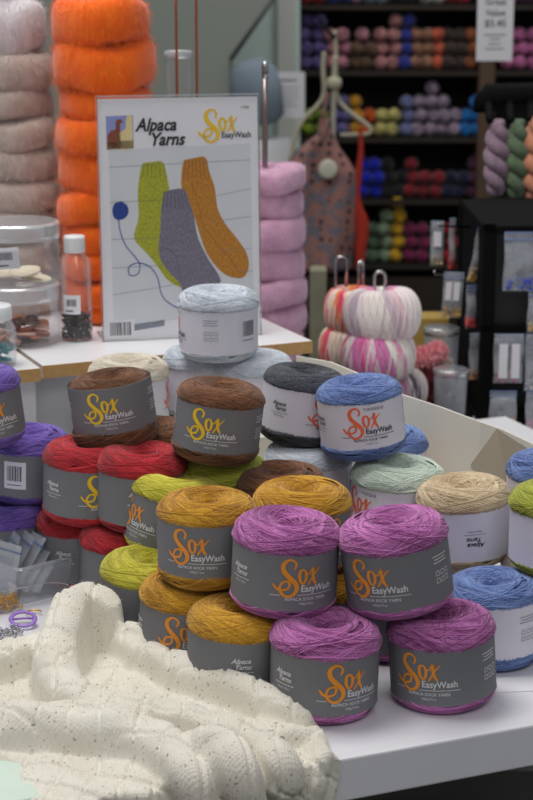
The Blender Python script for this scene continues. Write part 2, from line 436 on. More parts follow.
# profile from the centre hole over the shoulder down the side (r, z)
def half_profile():
    pts = [(0.004, 0.058), (0.0062, 0.070), (0.0095, 0.0765), (0.015, 0.0805), (0.022, 0.0845), (0.030, 0.0858), (0.038, 0.0845), (0.0445, 0.0805), (0.0485, 0.0745), (0.0503, 0.067), (0.0503, 0.058), (0.0500, 0.050), (0.0492, 0.043)]
    c = catmull([(r, z) for r, z in pts], 10)
    return np.array(c)
HP = half_profile()
HPs = np.concatenate([[0], np.cumsum(np.hypot(np.diff(HP[:, 0]), np.diff(HP[:, 1])))])
HPL = HPs[-1]
def prof_at(s):      # s measured from the side (0) up to the hole (HPL)
    q = HPL - s
    return np.interp(q, HPs, HP[:, 0]), np.interp(q, HPs, HP[:, 1])
def yarn_mesh(seed, strand=0.00046, n_top=300, n_bot=150, slope=0.36, messy=1.0, low=.012):
    rng = np.random.RandomState(seed)
    mb = MB()
    edge = {'top': low + BW, 'bot': HB - low}     # band edge height, counted from the other rim
    def clamp(r, z, e):
        f = np.clip((z - (e - .002)) / .005, 0, 1)
        return np.minimum(r, .0478 + (f * f * (3 - 2 * f)) * .004)
    body = [(max(float(clamp(r - .0010, z, edge['top'])), .0005), z - .0010) for r, z in HP[::4]]
    lowp = [(max(float(clamp(r - .0010, z, edge['bot'])), .0005), HB - z + .0010) for r, z in HP[::4]][::-1]
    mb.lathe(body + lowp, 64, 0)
    mb.sh = [0.02] * len(mb.v)  # core coloured darkest: shade in the gaps between strands is painted
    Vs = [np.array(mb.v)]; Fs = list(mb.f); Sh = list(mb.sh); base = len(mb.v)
    NS = 5
    for kind, cnt in (('top', n_top), ('bot', n_bot)):
        grp = None
        for k in range(cnt):
            depth = k / cnt
            s0 = HPL - float(np.interp(edge[kind] - .003, HP[30:][:, 1][::-1], HPs[30:][::-1]))
            if grp is None or grp['left'] <= 0:
                if kind == 'top':
                    smax = HPL * (0.45 + 0.53 * rng.rand() ** 0.8) if rng.rand() < 0.8 else HPL * rng.uniform(.3, .55)
                else:
                    smax = HPL * rng.uniform(0.28, 0.62)
                grp = dict(left=rng.randint(3, 8), smax=smax, ph=rng.uniform(0, 2 * PI), f=rng.uniform(.85, 1.15), off=depth * .0011 + rng.uniform(-.0002, .0002),
                           sgn=(1 if rng.rand() < .62 else -1), sh=rng.normal(.5, .16), w=rng.rand() * 6, j=0)
            grp['left'] -= 1; grp['j'] += 1
            smax = max(grp['smax'] - .0015 * grp['j'], s0 + .006)
            dphi = min(PI * (grp['smax'] - s0 if grp['smax'] > s0 + .006 else .008) / (0.05 * slope) * grp['f'], 15)
            n = int(dphi * 9) + 6
            t_ = np.linspace(0, 1, n)
            s = s0 + (smax - s0) * np.sin(PI * t_) ** 0.7
            ph = grp['ph'] + (.080 * grp['j'] + dphi * (t_ - .5)) * grp['sgn']
            r, z = prof_at(s)
            off = -0.0003 + grp['off'] + messy * 0.0002 * np.sin(ph * 3 + grp['w']) + rng.uniform(-.0003, .0003)
            r2, z2 = prof_at(np.clip(s + .0008, 0, HPL)); r1, z1 = prof_at(np.clip(s - .0008, 0, HPL))
            tx, tz = r2 - r1, z2 - z1; l = np.hypot(tx, tz) + 1e-9
            nx, nz = tz / l, -tx / l
            sg = np.where(nx * 1 + nz * 0 < -2, -1, 1)
            r = clamp(r, z, edge[kind]) + nx * off * sg; z = z + nz * off * sg
            P = np.stack([r * np.cos(ph), r * np.sin(ph), z], 1)
            if kind == 'bot': P[:, 2] = HB - P[:, 2]
            T = np.gradient(P, axis=0); T /= np.linalg.norm(T, axis=1)[:, None] + 1e-9
            N = np.stack([nx * np.cos(ph), nx * np.sin(ph), nz if kind == 'top' else -nz], 1)
            B = np.cross(T, N); B /= np.linalg.norm(B, axis=1)[:, None] + 1e-9
            N = np.cross(B, T)
            ang = np.arange(NS) * 2 * PI / NS
            rad = strand * rng.uniform(.85, 1.25)
            ring = P[:, None, :] + rad * (np.cos(ang)[None, :, None] * B[:, None, :] + np.sin(ang)[None, :, None] * N[:, None, :])
            Vs.append(ring.reshape(-1, 3))
            for i in range(n - 1):
                a = base + i * NS
                for j in range(NS):
                    j2 = (j + 1) % NS
                    Fs.append((a + j, a + j2, a + NS + j2, a + NS + j))
            sv = float(np.clip(grp['sh'] + rng.normal(0, .24), 0, 1))
            Sh.extend([sv] * (n * NS))
            base += n * NS
    # loose fibres
    nh = 900
    hv = []; hf = []
    for i in range(nh):
        s = HPL * rng.uniform(.2, .97); r, z = prof_at(s); a = rng.uniform(0, 2 * PI)
        p = np.array([r * math.cos(a), r * math.sin(a), z + .0004])
        d = rng.normal(size=3); d[2] = abs(d[2]); d = d / np.linalg.norm(d) + np.array([math.cos(a), math.sin(a), .6]) * .5
        L_ = rng.uniform(.0015, .004); wv = np.cross(d, rng.normal(size=3)); wv = wv / np.linalg.norm(wv) * .00006
        q = p + d * L_
        hv += [p - wv, p + wv, q]
        hf.append((base, base + 1, base + 2)); base += 3
    Vs.append(np.array(hv)); Fs += hf; Sh += [0.8] * (3 * nh)
    V = np.concatenate(Vs)
    me = bpy.data.meshes.new('yarn')
    me.from_pydata(V.tolist(), [], Fs)
    me.polygons.foreach_set('use_smooth', [True] * len(Fs))
    a = me.attributes.new('shade', 'FLOAT', 'POINT'); a.data.foreach_set('value', Sh)
    me.materials.append(None)
    me.update()
    return me
YV = [dict(seed=11), dict(seed=23, slope=0.42, messy=1.2), dict(seed=37, strand=.00052, slope=.30)]
YM = {}
def yarn_of(v, low):
    q = min((.012, .016, .026), key=lambda a: abs(a - low))
    if (v, q) not in YM: YM[(v, q)] = yarn_mesh(low=q, **YV[v])
    return YM[(v, q)], q

YC = {
 'purple': yarn_mat('magenta_purple_wool', rgb(126, 50, 112), rgb(226, 142, 212), sheen=.3, nscale=16),
 'mustard': yarn_mat('mustard_wool', rgb(150, 98, 18), rgb(222, 170, 50)),
 'lime': yarn_mat('lime_green_wool', rgb(160, 152, 26), rgb(224, 216, 84)),
 'olive': yarn_mat('olive_green_wool', rgb(128, 136, 38), rgb(190, 195, 75)),
 'red': yarn_mat('red_wool', rgb(128, 18, 28), rgb(208, 48, 60)),
 'brown': yarn_mat('brown_wool', rgb(72, 42, 24), rgb(136, 90, 60)),
 'violet': yarn_mat('violet_wool', rgb(70, 48, 128), rgb(140, 112, 205)),
 'cream': yarn_mat('cream_wool', rgb(190, 178, 158), rgb(236, 228, 212)),
 'pale': yarn_mat('pale_grey_blue_tweed_wool', rgb(180, 188, 200), rgb(228, 234, 244), fleck=rgb(95, 105, 125)),
 'black': yarn_mat('charcoal_tweed_wool', rgb(28, 30, 36), rgb(84, 88, 98), fleck=rgb(150, 150, 160)),
 'blue': yarn_mat('cornflower_blue_tweed_wool', rgb(66, 90, 150), rgb(130, 156, 210), fleck=rgb(190, 170, 160)),
 'mint': yarn_mat('pale_mint_tweed_wool', rgb(186, 202, 186), rgb(228, 240, 228), fleck=rgb(120, 125, 115)),
 'beige': yarn_mat('beige_tweed_wool', rgb(184, 158, 124), rgb(232, 214, 182), fleck=rgb(130, 96, 70)),
}
def cake(px, ytop, level, colour, band, face, label, roll=0, tip=0, spin=0, mesh=0, low=0.012, dY=0, dz=0, flip=False, bandroll=0, group=None, loc=None, size=1.0):
    """px, ytop: middle and upper rim as seen; level: layers of cakes below; face: direction the logo points (deg, 0 = to the viewer)"""
    z = TZ + level * HB + dz
    if loc: c = Vector((loc[0], loc[1], z))
    else:
        k = atz(px, ytop, z + HB * size); Y = k.y - 0.036 + dY
        depth = Y * math.cos(PITCH) - (z + HB / 2 - CAMZ) * math.sin(PITCH)
        c = Vector(((px - 266.5) * depth / F, Y, z))
    c.x -= math.sin(R(roll)) * HB / 2
    o = empty('yarn_cake', c, (R(tip), R(roll), 0))
    o.scale = (size,) * 3
    ym, low = yarn_of(mesh, low)
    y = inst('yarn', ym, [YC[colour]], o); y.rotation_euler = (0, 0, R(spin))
    if flip: y.rotation_euler = (PI, 0, R(spin)); y.location = (0, 0, HB)
    if band:
        g = band[0] == 'g'
        mats = [M['grey_band'] if g else M['white_band'], M[{'o': 'orange_ink', 'y': 'yellow_ink', 'c': 'coral_ink'}[band[1]]],
                M['white_ink'] if g else M['ink'], M['white_ink'] if g else M['grey_ink'], M['white_band'], M['ink']]
        p = inst('paper_band', BAND_G if g else BAND_W, mats, o)
        p.rotation_euler = (R(180 if bandroll == 180 else 0), 0, R(face))
        p.location = (0, 0, low if bandroll != 180 else low + BW)
    tag(o, label, 'yarn', group or 'wound yarn cakes on the display table')
    return o
# front, purple
cake(324.5, 606.0, 0, 'purple', 'go', 28, 'purple yarn cake on the table, bottom front left of four, sweater touching its foot', roll=2, spin=20, mesh=0, size=1.04)
cake(442.0, 598.0, 0, 'purple', 'go', -22, 'purple yarn cake at the bottom front right, before the low blue cake', roll=-4, spin=100, mesh=1, size=1.03)
cake(285.0, 506.0, 1, 'purple', 'go', 22, 'upper left purple yarn cake resting on the front row', roll=3, spin=50, mesh=1, low=.010, size=1.035)
cake(396.5, 505.0, 1, 'purple', 'go', -26, 'upper right purple yarn cake leaning to the left, care marks showing', roll=-8, spin=200, mesh=0, dz=.004, size=1.04)
# mustard
cake(207, 486, 1, 'mustard', 'go', -11, 'upper mustard yarn cake with the whole orange logo facing front', roll=0, spin=0, mesh=1, dz=.003, low=.016)
cake(302, 481, 1, 'mustard', 'go', 60, 'mustard yarn cake showing only its top behind the upper left purple cake', spin=70, mesh=0, dY=.02)
cake(238, 592, 0, 'mustard', 'go', 82, 'low mustard yarn cake with white maker name facing front', roll=2, spin=30, mesh=2)
cake(188, 567, 0, 'mustard', 'go', 2, 'low mustard yarn cake half hidden, orange letter S showing', roll=4, spin=140, mesh=0)
# lime and olive
cake(173.0, 472, 1, 'lime', 'go', -52, 'upper lime yarn cake leaning, logo on its left side', roll=9, spin=60, mesh=2, dz=-0.016, dY=.035)
cake(147.0, 545, 0, 'lime', 'go', -62, 'lower lime yarn cake on the table behind the sweater', roll=4, spin=10, mesh=1)
cake(222, 455, 1, 'olive', 'gy', -12, 'olive green yarn cake behind the upper mustard cake', spin=90, mesh=0, dz=-0.012, loc=(-0.048, 1.905))
# red
cake(142, 440, 1, 'red', 'gy', 76, 'upper right red yarn cake under the tilted brown one', roll=2, spin=25, mesh=1, dz=.002)
cake(88, 434, 1, 'red', 'gy', 32, 'upper left red yarn cake with yellow logo partly hidden', roll=3, spin=220, mesh=2)
cake(125, 514.0, 0, 'red', 'gy', 84, 'lower red yarn cake on the table beside the clear tub', roll=2, spin=70, mesh=0)
cake(96, 513, 0, 'red', 'gy', 60, 'red yarn cake almost hidden at the back below the upper left red one', spin=170, mesh=1, loc=(-0.212, 1.955))
# brown
cake(113.0, 367.0, 2, 'brown', 'gy', 0, 'brown yarn cake tilted up to the right on the red cakes, large yellow logo', roll=-7, spin=0, mesh=1, low=.026, dz=-.010, size=0.95)
cake(218.5, 376.0, 2, 'brown', 'gy', -8, 'brown yarn cake leaning right in the middle, yellow logo facing front', roll=7, spin=80, mesh=2, low=.016, dz=-0.004, size=0.95)
cake(280, 460, 1, 'brown', 'gy', -45, 'brown yarn cake with only its top showing above the mustard tops', spin=33, mesh=0, dz=-.016)
cake(150, 420, 1, 'brown', 'gy', 40, 'brown yarn cake nearly hidden between the tilted and the middle brown cakes', spin=33, mesh=1, loc=(-0.128, 2.005))
# violet
cake(29, 422, 1, 'violet', 'gy', -150, 'violet yarn cake with a white bar code label', roll=2, spin=40, mesh=0, size=0.93)
cake(-21.0, 363, 2, 'violet', 'go', 30, 'violet yarn cake on top at the left edge', roll=-6, spin=10, mesh=2, size=0.96)
cake(8, 492.0, 0, 'violet', 'gy', -87, 'lowest violet yarn cake behind the clear tub', spin=200, mesh=1)
# pale group at the back, on a low box
ZB = 0.4
cake(131, 346, 1.4, 'cream', 'wc', 100, 'cream yarn cake behind the tilted brown one', spin=40, mesh=0, loc=(-0.172, 2.19))
cake(202, 342, 1.4, 'pale', 'wc', 75, 'pale grey yarn cake under the left side of the topmost one', spin=10, mesh=1)
cake(253, 346, 1.4, 'pale', 'wc', 42, 'pale grey yarn cake under the right side of the topmost one', spin=90, mesh=2, dY=-.01)
cake(218.5, 284, 2.4, 'pale', 'wc', -87, 'topmost pale grey blue yarn cake in front of the sock poster', spin=60, mesh=1)
# tweed group
cake(302.5, 362, 2, 'black', 'wc', 42, 'charcoal black yarn cake with white band', roll=7, spin=10, mesh=2, low=.018, dz=-0.01, size=0.95)
cake(361.0, 373, 2, 'blue', 'wc', 8, 'blue yarn cake on top with coral logo facing front', roll=-6, spin=75, mesh=1, low=.016, dz=-0.01, size=0.95)
cake(385, 422, 1, 'blue', 'wc', 120, 'blue yarn cake low behind the top blue one, at the cream card', spin=20, mesh=0, dz=-.02)
cake(396.5, 453, 1, 'mint', 'wc', -52, 'pale mint yarn cake beneath the top blue one', roll=3, spin=44, mesh=0, dz=-.02, size=1.04)
cake(309, 445.0, 1, 'pale', 'wc', -60, 'pale speckled yarn cake under the black and blue cakes', spin=120, mesh=2, dz=-0.012, loc=(.048, 1.965))
cake(464.5, 472, 1, 'beige', 'wc', 110, 'beige yarn cake with its white band printed upside down', roll=-4, spin=60, mesh=1, bandroll=180, dz=-.02, size=1.0)
cake(493.0, 566, 0, 'blue', 'wc', -40, 'blue yarn cake low at the right behind the front purple one', roll=-2, spin=10, mesh=0, low=.016)
cake(552, 447, 1, 'blue', 'wc', 60, 'blue yarn cake at the right edge behind the olive green one', spin=150, mesh=1)
cake(558, 477, 1, 'olive', 'wc', 90, 'olive green yarn cake with white band at the right edge', spin=10, mesh=0)
# lower layer partly seen in the gaps
def low(x, y, c, band, label, z=0, face=0, m=0, grp=None):
    return cake(0, 0, z, c, band, face, label, mesh=m, loc=(x, y), spin=x * 900, group=grp)
low(0.068, 1.752, 'mustard', 'go', 'mustard yarn cake glimpsed low between the two upper purple cakes', face=70)
low(0.300, 1.815, 'cream', None, 'cream yarn cake low at the right edge under the olive green one')
low(0.128, 1.745, 'purple', 'go', 'purple yarn cake in the shadow behind the front purple pair', face=30, m=1)
# ------------------------------------------------------------------ cartons behind and under the rear cakes
def carton(x0, x1, y0, y1, h, label):
    t = empty('cardboard_box', ((x0 + x1) / 2, (y0 + y1) / 2, TZ))
    a, c = (x1 - x0) / 2, (y1 - y0) / 2
    b = MB(); b.box(-a, a, -c, c, 0, h - .003); b.build('box_body', M['card_cream'], t, smooth=False, bevel=.001)
    b = MB(); b.box(-a, -.001, -c, c, h - .003, h); b.box(.001, a, -c, c, h - .003, h); b.build('flap', M['card_cream'], t, smooth=False)
    tag(t, label, 'box')
    return t
carton(-0.085, 0.232, 1.815, 2.115, .066, 'low cream cardboard box under the rear yarn cakes')
carton(-0.235, 0.035, 2.135, 2.325, .1204, 'cream cardboard box under the pale yarn cakes by the poster')
# tall cream card standing behind the black and blue cakes, with a grey-brown flap at its right end
t = empty('card_divider', at(400, 470, 2.06))
t.location.z = TZ
lp = t.location
def strip_card(name, top, zb, m, th=.0025):
    b = MB(); vs = []; n = len(top)
    d = (top[-1] - top[0]); nn = Vector((-d.y, d.x, 0)).normalized() * th
    for p in top:
        q = Vector((p.x, p.y, zb))
        for a in (p, q): vs.append(a - lp)
        for a in (p, q): vs.append(a + nn - lp)
    fs = []
    for i in range(n - 1):
        o = 4 * i
        fs += [(o, o + 1, o + 5, o + 4), (o + 2, o + 6, o + 7, o + 3), (o, o + 4, o + 6, o + 2), (o + 1, o + 3, o + 7, o + 5)]
    fs += [(0, 2, 3, 1), (4 * n - 4, 4 * n - 3, 4 * n - 1, 4 * n - 2)]
    b.add(vs, fs)
    return b.build(name, m, t, smooth=False)
tops = [at(296, 356, 2.27), at(330, 362, 2.22), at(352, 371, 2.19), at(380, 383, 2.15), at(400, 394, 2.12), at(440, 407, 2.08), at(480, 422, 2.04), at(503, 430, 2.03), at(545, 450, 2.0)]
strip_card('card_panel', tops, TZ + .001, M['card_cream'])
p0 = at(497, 432, 1.985); p1 = at(471, 468, 1.94); p2 = at(515, 510, 1.90); p3 = at(556, 470, 1.97)
b = MB(); nn = Vector((.0, .004, .003))
b.add([p - lp for p in (p0, p1, p2, p3)] + [p - lp + nn for p in (p0, p1, p2, p3)], [(0, 1, 2, 3), (7, 6, 5, 4), (0, 4, 5, 1), (1, 5, 6, 2), (2, 6, 7, 3), (3, 7, 4, 0)])
b.build('side_flap', M['card_brown'], t, smooth=False)
tag(t, 'tall cream card standing behind the black and blue yarn cakes, right end folded', 'cardboard')

# ------------------------------------------------------------------ raised white boards at the back left
BZ = 0.19
b0 = atz(42, 366, TZ + BZ); b1 = atz(312, 341, TZ + BZ)
bang = math.atan2((b1 - b0).y, (b1 - b0).x); blen = (b1 - b0).length
BM = Matrix.Translation(b0) @ Matrix.Rotation(bang, 4, 'Z')
def board(name, x0, x1, label, y0=0.0):
    t = empty(name, b0, (0, 0, bang))
    b = MB(); b.box(x0, x1, y0 + .001, .40, -.0165, 0); b.build('board_panel', M['board'], t, smooth=False)
    b = MB(); b.box(x0, x1, y0, y0 + .001, -.0165, 0); b.box(x1, x1 + .001, y0, .40, -.0165, 0); b.build('edge', M['ply'], t, smooth=False)
    tag(t, label, 'shelf', )
board('display_board', 0.001, blen, 'white board with raw wooden edge under the sock poster and orange yarn')
board('display_board', -.45, -0.006, 'white board at the left edge, lower left of the seam', y0=-.012)
t = empty('plinth', b0 - Vector((0, 0, BZ)), (0, 0, bang))
b = MB(); b.box(-.42, blen - .02, .03, .38, .0, BZ - .0165); b.build('panel', M['plinth'], t, smooth=False)
b = MB(); b.box(-.028, -.006, .012, .03, .0, BZ - .0165, M=Matrix.Rotation(R(0), 4, 'Y')); b.build('leg', M['plinth_light'], t, smooth=False)
tag(t, 'grey painted plinth carrying the white boards behind the violet and brown cakes', 'plinth')

# ------------------------------------------------------------------ sock poster in its acrylic stand
PW, PH = 0.2085, 0.305
pl = atz(105, 342, TZ + BZ); pr = atz(259.5, 335, TZ + BZ)
pang = math.atan2((pr - pl).y, (pr - pl).x)
pmid = (pl + pr) / 2
PW = (pr - pl).length + .002
tl = at(96, 99, pl.y + .012)
PH = (tl.z - TZ - BZ)
lean = R(3)
t = empty('sign_holder', pmid, (0, 0, pang))
b = MB(); ML = Matrix.Rotation(-lean, 4, 'X')
b.box(-PW / 2 - .002, PW / 2 + .002, -.002, 0, 0.0, PH + .002, M=ML)
b.box(-PW / 2 - .002, PW / 2 + .002, .0028, .0048, 0.0, PH + .002, M=ML)
b.build('sleeve', M['acrylic'], t, smooth=False)
b = MB(); b.box(-PW / 2 - .002, PW / 2 + .002, -.0024, .0052, PH + .002, PH + .0042, M=ML)
b.box(PW / 2 + .0014, PW / 2 + .002, -.0024, .0052, 0, PH + .0042, M=ML); b.box(-PW / 2 - .002, -PW / 2 - .0014, -.0024, .0052, 0, PH + .0042, M=ML)
b.build('edge', clear('acrylic_edge', gloss=.15, haze=.2, edge=.5), t, smooth=False)
b = MB(); b.box(-PW / 2 - .002, PW / 2 + .002, -.002, .075, 0, .002); b.build('foot', M['acrylic'], t, smooth=False)
tag(t, 'clear acrylic sign holder standing on the white board around the sock poster', 'sign holder')
# poster drawing units: picture pixels measured on the sheet, u right 0..160, v down 0..240
kx = PW / 161.0; ky = PH / 243.0
def sock(P, pts, mi, n=8):
    c = catmull([(x, y, 0) for x, y in pts] + [(pts[0][0], pts[0][1], 0)], n)[:-1]
    P.append(([(a, -b_) for a, b_, _ in c], [tuple(range(len(c)))], mi))
PM = [M['paper'], None, M['ink'], M['yellow_ink']]
PM[1] = plain('photo_of_grey_white_planks', rgb(212, 214, 219), .5, noise=.06, nscale=30)
def addm(m): PM.append(m); return len(PM) - 1
m_line = addm(plain('plank_seam_print', rgb(132, 138, 150), .6))
def knit_print(name, c, w=700, ang=0, k=.22):
    m, nt, bs = nodes(name)
    tc = nt.nodes.new('ShaderNodeTexCoord'); n = nt.nodes.new('ShaderNodeTexNoise'); n.inputs['Scale'].default_value = w; n.inputs['Detail'].default_value = 2
    mp = nt.nodes.new('ShaderNodeMapping'); mp.inputs['Scale'].default_value = (1, .2, .35)
    nt.links.new(tc.outputs['Object'], mp.inputs[0]); nt.links.new(mp.outputs[0], n.inputs['Vector'])
    o = ramp2(nt, n.outputs['Fac'], .3, (c[0] * (1 - k * 2), c[1] * (1 - k * 2), c[2] * (1 - k * 2), 1), .7, (min(1, c[0] * (1 + k)), min(1, c[1] * (1 + k)), min(1, c[2] * (1 + k)), 1))
    nt.links.new(o, bs.inputs['Base Color']); bs.inputs['Roughness'].default_value = .55
    return m
m_lime = addm(knit_print('lime_sock_print', rgb(176, 178, 48)))
m_grey = addm(knit_print('grey_sock_print', rgb(128, 122, 140)))
m_ochre = addm(knit_print('ochre_sock_print', rgb(196, 132, 42)))
m_limed = addm(plain('dark_lime_rib_print', rgb(130, 136, 30), .6)); m_greyd = addm(plain('dark_grey_rib_print', rgb(88, 84, 102), .6)); m_ochred = addm(plain('dark_ochre_rib_print', rgb(148, 92, 28), .6))
m_blue = addm(knit_print('blue_wool_print', rgb(36, 68, 150))); m_blined = addm(plain('blue_thread_print', rgb(60, 95, 160), .6))
m_sky = addm(plain('blue_sky_print', rgb(140, 150, 205), .6)); m_alp = addm(plain('brown_animal_print', rgb(135, 70, 48), .6, noise=.2, nscale=200)); m_alpw = addm(plain('cream_animal_print', rgb(225, 205, 150), .6, noise=.15, nscale=200)); m_grass = addm(plain('ochre_grass_print', rgb(150, 130, 100), .6))
L0 = []   # lowest print layer
L0.append(([(10, -50), (153, -47), (155, -216), (10, -229)][::-1], [(0, 1, 2, 3)], 1))
L0.append(([(8, -17), (35, -16.5), (35, -49), (8, -50)][::-1], [(0, 1, 2, 3)], m_sky))
L0.append(([(31, -226), (62, -223), (62, -229), (31, -233)][::-1], [(0, 1, 2, 3)], m_line))
L1 = []
L1.append(([(8, -42), (35, -41), (35, -49), (8, -50)][::-1], [(0, 1, 2, 3)], m_grass))
sock(L1, [(9, 36), (13, 31), (17, 30), (18, 22), (22, 20), (25, 23), (22, 26), (22, 48), (18, 48), (10, 48)], m_alp)
sock(L1, [(20, 34), (27, 29), (28, 20), (31, 16), (34, 18), (34, 24), (33, 48), (21, 48)], m_alpw)
for yl, x0, x1, dy in ((67, 10, 153, -4), (102, 10, 60, -1), (125, 110, 153, -5), (98, 118, 153, -6), (139, 10, 60, 0), (154, 120, 153, -1), (168, 10, 100, -2), (195, 10, 75, -8), (176, 138, 154, 0)):
    L1.append(([(x0, -yl), (x1, -(yl + dy)), (x1, -(yl + dy) - .55), (x0, -yl - .55)][::-1], [(0, 1, 2, 3)], m_line))
# lime sock, ochre sock, then the grey one over them
sock(L1, [(44, 64), (54, 63), (64, 64), (69, 85), (71, 110), (66, 130), (64, 150), (70, 165), (82, 185), (84, 191), (78, 190), (66, 182), (56, 168), (46, 155), (36, 144), (33, 136), (38, 118), (38, 92), (41, 72)], m_lime)
sock(L1, [(85, 62), (96, 60), (107, 60), (111, 75), (116, 90), (119, 112), (127, 128), (138, 142), (148, 158), (150, 172), (145, 182), (136, 183), (124, 178), (112, 165), (104, 150), (98, 130), (92, 112), (86, 98), (82, 88), (83, 72)], m_ochre)
L2 = []
sock(L2, [(64, 94), (73, 91), (84, 91), (88, 98), (94, 118), (98, 140), (108, 162), (118, 178), (120, 187), (108, 190), (84, 195), (78, 186), (66, 172), (59, 160), (58, 146), (60, 130), (61, 112)], m_grey)
sock(L2, [(21, 101), (27, 106), (28, 113), (23, 119), (15, 119), (12, 112), (14, 104)], m_blue)
def line(P, pts, wd, mi):
    c = catmull([(x, y, 0) for x, y in pts], 5)
    stroke_into(P, [(a, -b_, wd) for a, b_, _ in c[::2]], mi)
line(L2, [(18, 119), (19, 130), (24, 145), (33, 157), (38, 165), (36, 175), (28, 176), (27, 168), (36, 164), (48, 168), (56, 180), (60, 198), (70, 208), (86, 216)], 1.1, m_blined)
for i in range(6): line(L2, [(44.5 + i * 4.0, 64.5), (44 + i * 4.2, 71), (42.5 + i * 4.6, 79)], .8, m_limed)
for i in range(7): line(L2, [(86.5 + i * 3.6, 62), (86 + i * 3.9, 70), (84.5 + i * 4.3, 80)], .8, m_ochred)
line(L2, [(92, 84), (100, 110), (104, 128), (118, 148), (132, 164), (140, 178)], .7, m_ochred)
L3 = []
for i in range(7): line(L3, [(64.5 + i * 3.4, 92), (64 + i * 3.7, 100), (62.5 + i * 4.3, 110)], .8, m_greyd)
line(L3, [(60, 150), (70, 152), (76, 162), (80, 186)], .7, m_greyd)
# printed words
T = []
sox_logo(T, 0.138, 128, -31, 3, 2, extra=False)
text_into(T, 'Alpaca', 58, -32, 17.5, 2, shear=.3, bold=.03, sx=.86)
text_into(T, 'Yarns', 69, -46.5, 17.5, 2, shear=.3, bold=.03, sx=.86)
text_into(T, '1396', 148, -12, 4.5, 2)
T.append(([(5, -222), (31, -221), (31, -240), (5, -240)][::-1], [(0, 1, 2, 3)], 0))
B2 = []
rnd = random.Random(9); x = 6.5
while x < 27:
    wd = rnd.choice((.5, .9, 1.4)); B2.append(([(x, -237), (x + wd, -237), (x + wd, -223.5), (x, -223.5)], [(0, 1, 2, 3)], 2)); x += wd + rnd.choice((.6, 1.0))
b = MB()
b.box(-PW / 2, PW / 2, .0008, .0022, .0005, PH, 0)
for off, PP in ((.0003, L0), (.0005, L1), (.0007, L2), (.0009, L3), (.0011, T), (.0013, B2)):
    for vs, fs, mi in PP:
        b.add([(u * kx - PW / 2, .0008 - off * .6, PH + v * ky) for u, v in vs], fs, mi)
pt = b.build('sock_poster', PM, None, smooth=False)
pt.matrix_world = Matrix.Translation(pmid) @ Matrix.Rotation(pang, 4, 'Z') @ Matrix.Rotation(-lean, 4, 'X')
tag(pt, 'printed poster of three knitted socks held in the acrylic stand', 'poster')

# ------------------------------------------------------------------ mohair hanks stacked on rods
def mohair_mesh(seed, rx, h, hole, nh=9000, hair=.014):
    rng = np.random.RandomState(seed)
    mb = MB(); prof = []
    n = 18
    for i in range(n):
        a = 2 * PI * i / n
        cx = (rx + hole) / 2; hw = (rx - hole) / 2
        ca, sa = math.cos(a), math.sin(a)
        prof.append((cx + hw * math.copysign(abs(ca) ** .62, ca), h / 2 + h / 2 * math.copysign(abs(sa) ** .6, sa)))
    ph = rng.uniform(0, 6, 6)
    def fn(p, a, j):
        k = 1 + .025 * math.sin(2 * a + ph[0]) + .02 * math.sin(3 * a + ph[1]) + .012 * math.sin(7 * a + ph[2])
        dz = .06 * h * math.sin(2 * a + ph[3]) + .05 * h * math.sin(3 * a + ph[4])
        # the hank is wound: fine radial ridges
        k *= 1 + .006 * math.sin(46 * a + 4 * math.sin(3 * a) + p.z * 90)
        return Vector((p.x * k, p.y * k, p.z + dz))
    mb.lathe(prof, 150, 0, closed=True, fn=fn)
    # hairs
    k = len(prof); V = mb.v; nv = len(V)
    Vn = np.array(V).reshape(150, k, 3)
    hv = []; hf = []; base = nv
    for i in range(nh):
        a = rng.randint(150); j = rng.randint(k)
        p = Vn[a, j]; q = Vn[a, (j + 1) % k]; r_ = Vn[(a + 1) % 150, j]
        nrm = np.cross(r_ - p, q - p); nrm /= np.linalg.norm(nrm) + 1e-9
        # mostly lying along the winding, some standing off
        lie = (q - p) / (np.linalg.norm(q - p) + 1e-9)
        d = lie * rng.choice([-1, 1]) * rng.uniform(.3, 1.2) + nrm * rng.uniform(.12, .8) + rng.normal(size=3) * .3
        d /= np.linalg.norm(d)
        L_ = hair * rng.uniform(.4, 1.0); st = p + (q - p) * rng.rand() + (r_ - p) * rng.rand()
        wv = np.cross(d, nrm); wv = wv / (np.linalg.norm(wv) + 1e-9) * .00019
        mid = st + d * L_ * .5 + nrm * L_ * .08
        tip = st + d * L_ + np.array([0, 0, -1]) * L_ * .12
        hv += [st - wv, st + wv, mid + wv * .8, mid - wv * .8, tip]
        hf += [(base, base + 1, base + 2, base + 3), (base + 3, base + 2, base + 4)]; base += 5
    mb.sh = [.35] * nv
    mb.add([tuple(x) for x in hv], [tuple(i - nv for i in f) for f in hf], 0, .85)
    return mb.mesh('mohair_hank', True, 1)
MH = [mohair_mesh(3, .073, .052, .012), mohair_mesh(5, .073, .044, .012), mohair_mesh(8, .062, .044, .01, nh=7000, hair=.009)]
MC = {'orange': yarn_mat('vivid_orange_mohair', rgb(244, 92, 0), rgb(255, 128, 8), sheen=.5, nscale=60),
      'greige': yarn_mat('greige_mohair', rgb(168, 152, 142), rgb(206, 192, 184), sheen=.5, nscale=60),
      'whitish': yarn_mat('pale_grey_mohair', rgb(184, 176, 180), rgb(226, 220, 224), sheen=.5, nscale=60),
      'pink': yarn_mat('dusty_pink_mohair', rgb(190, 142, 172), rgb(228, 186, 212), sheen=.5, nscale=60)}
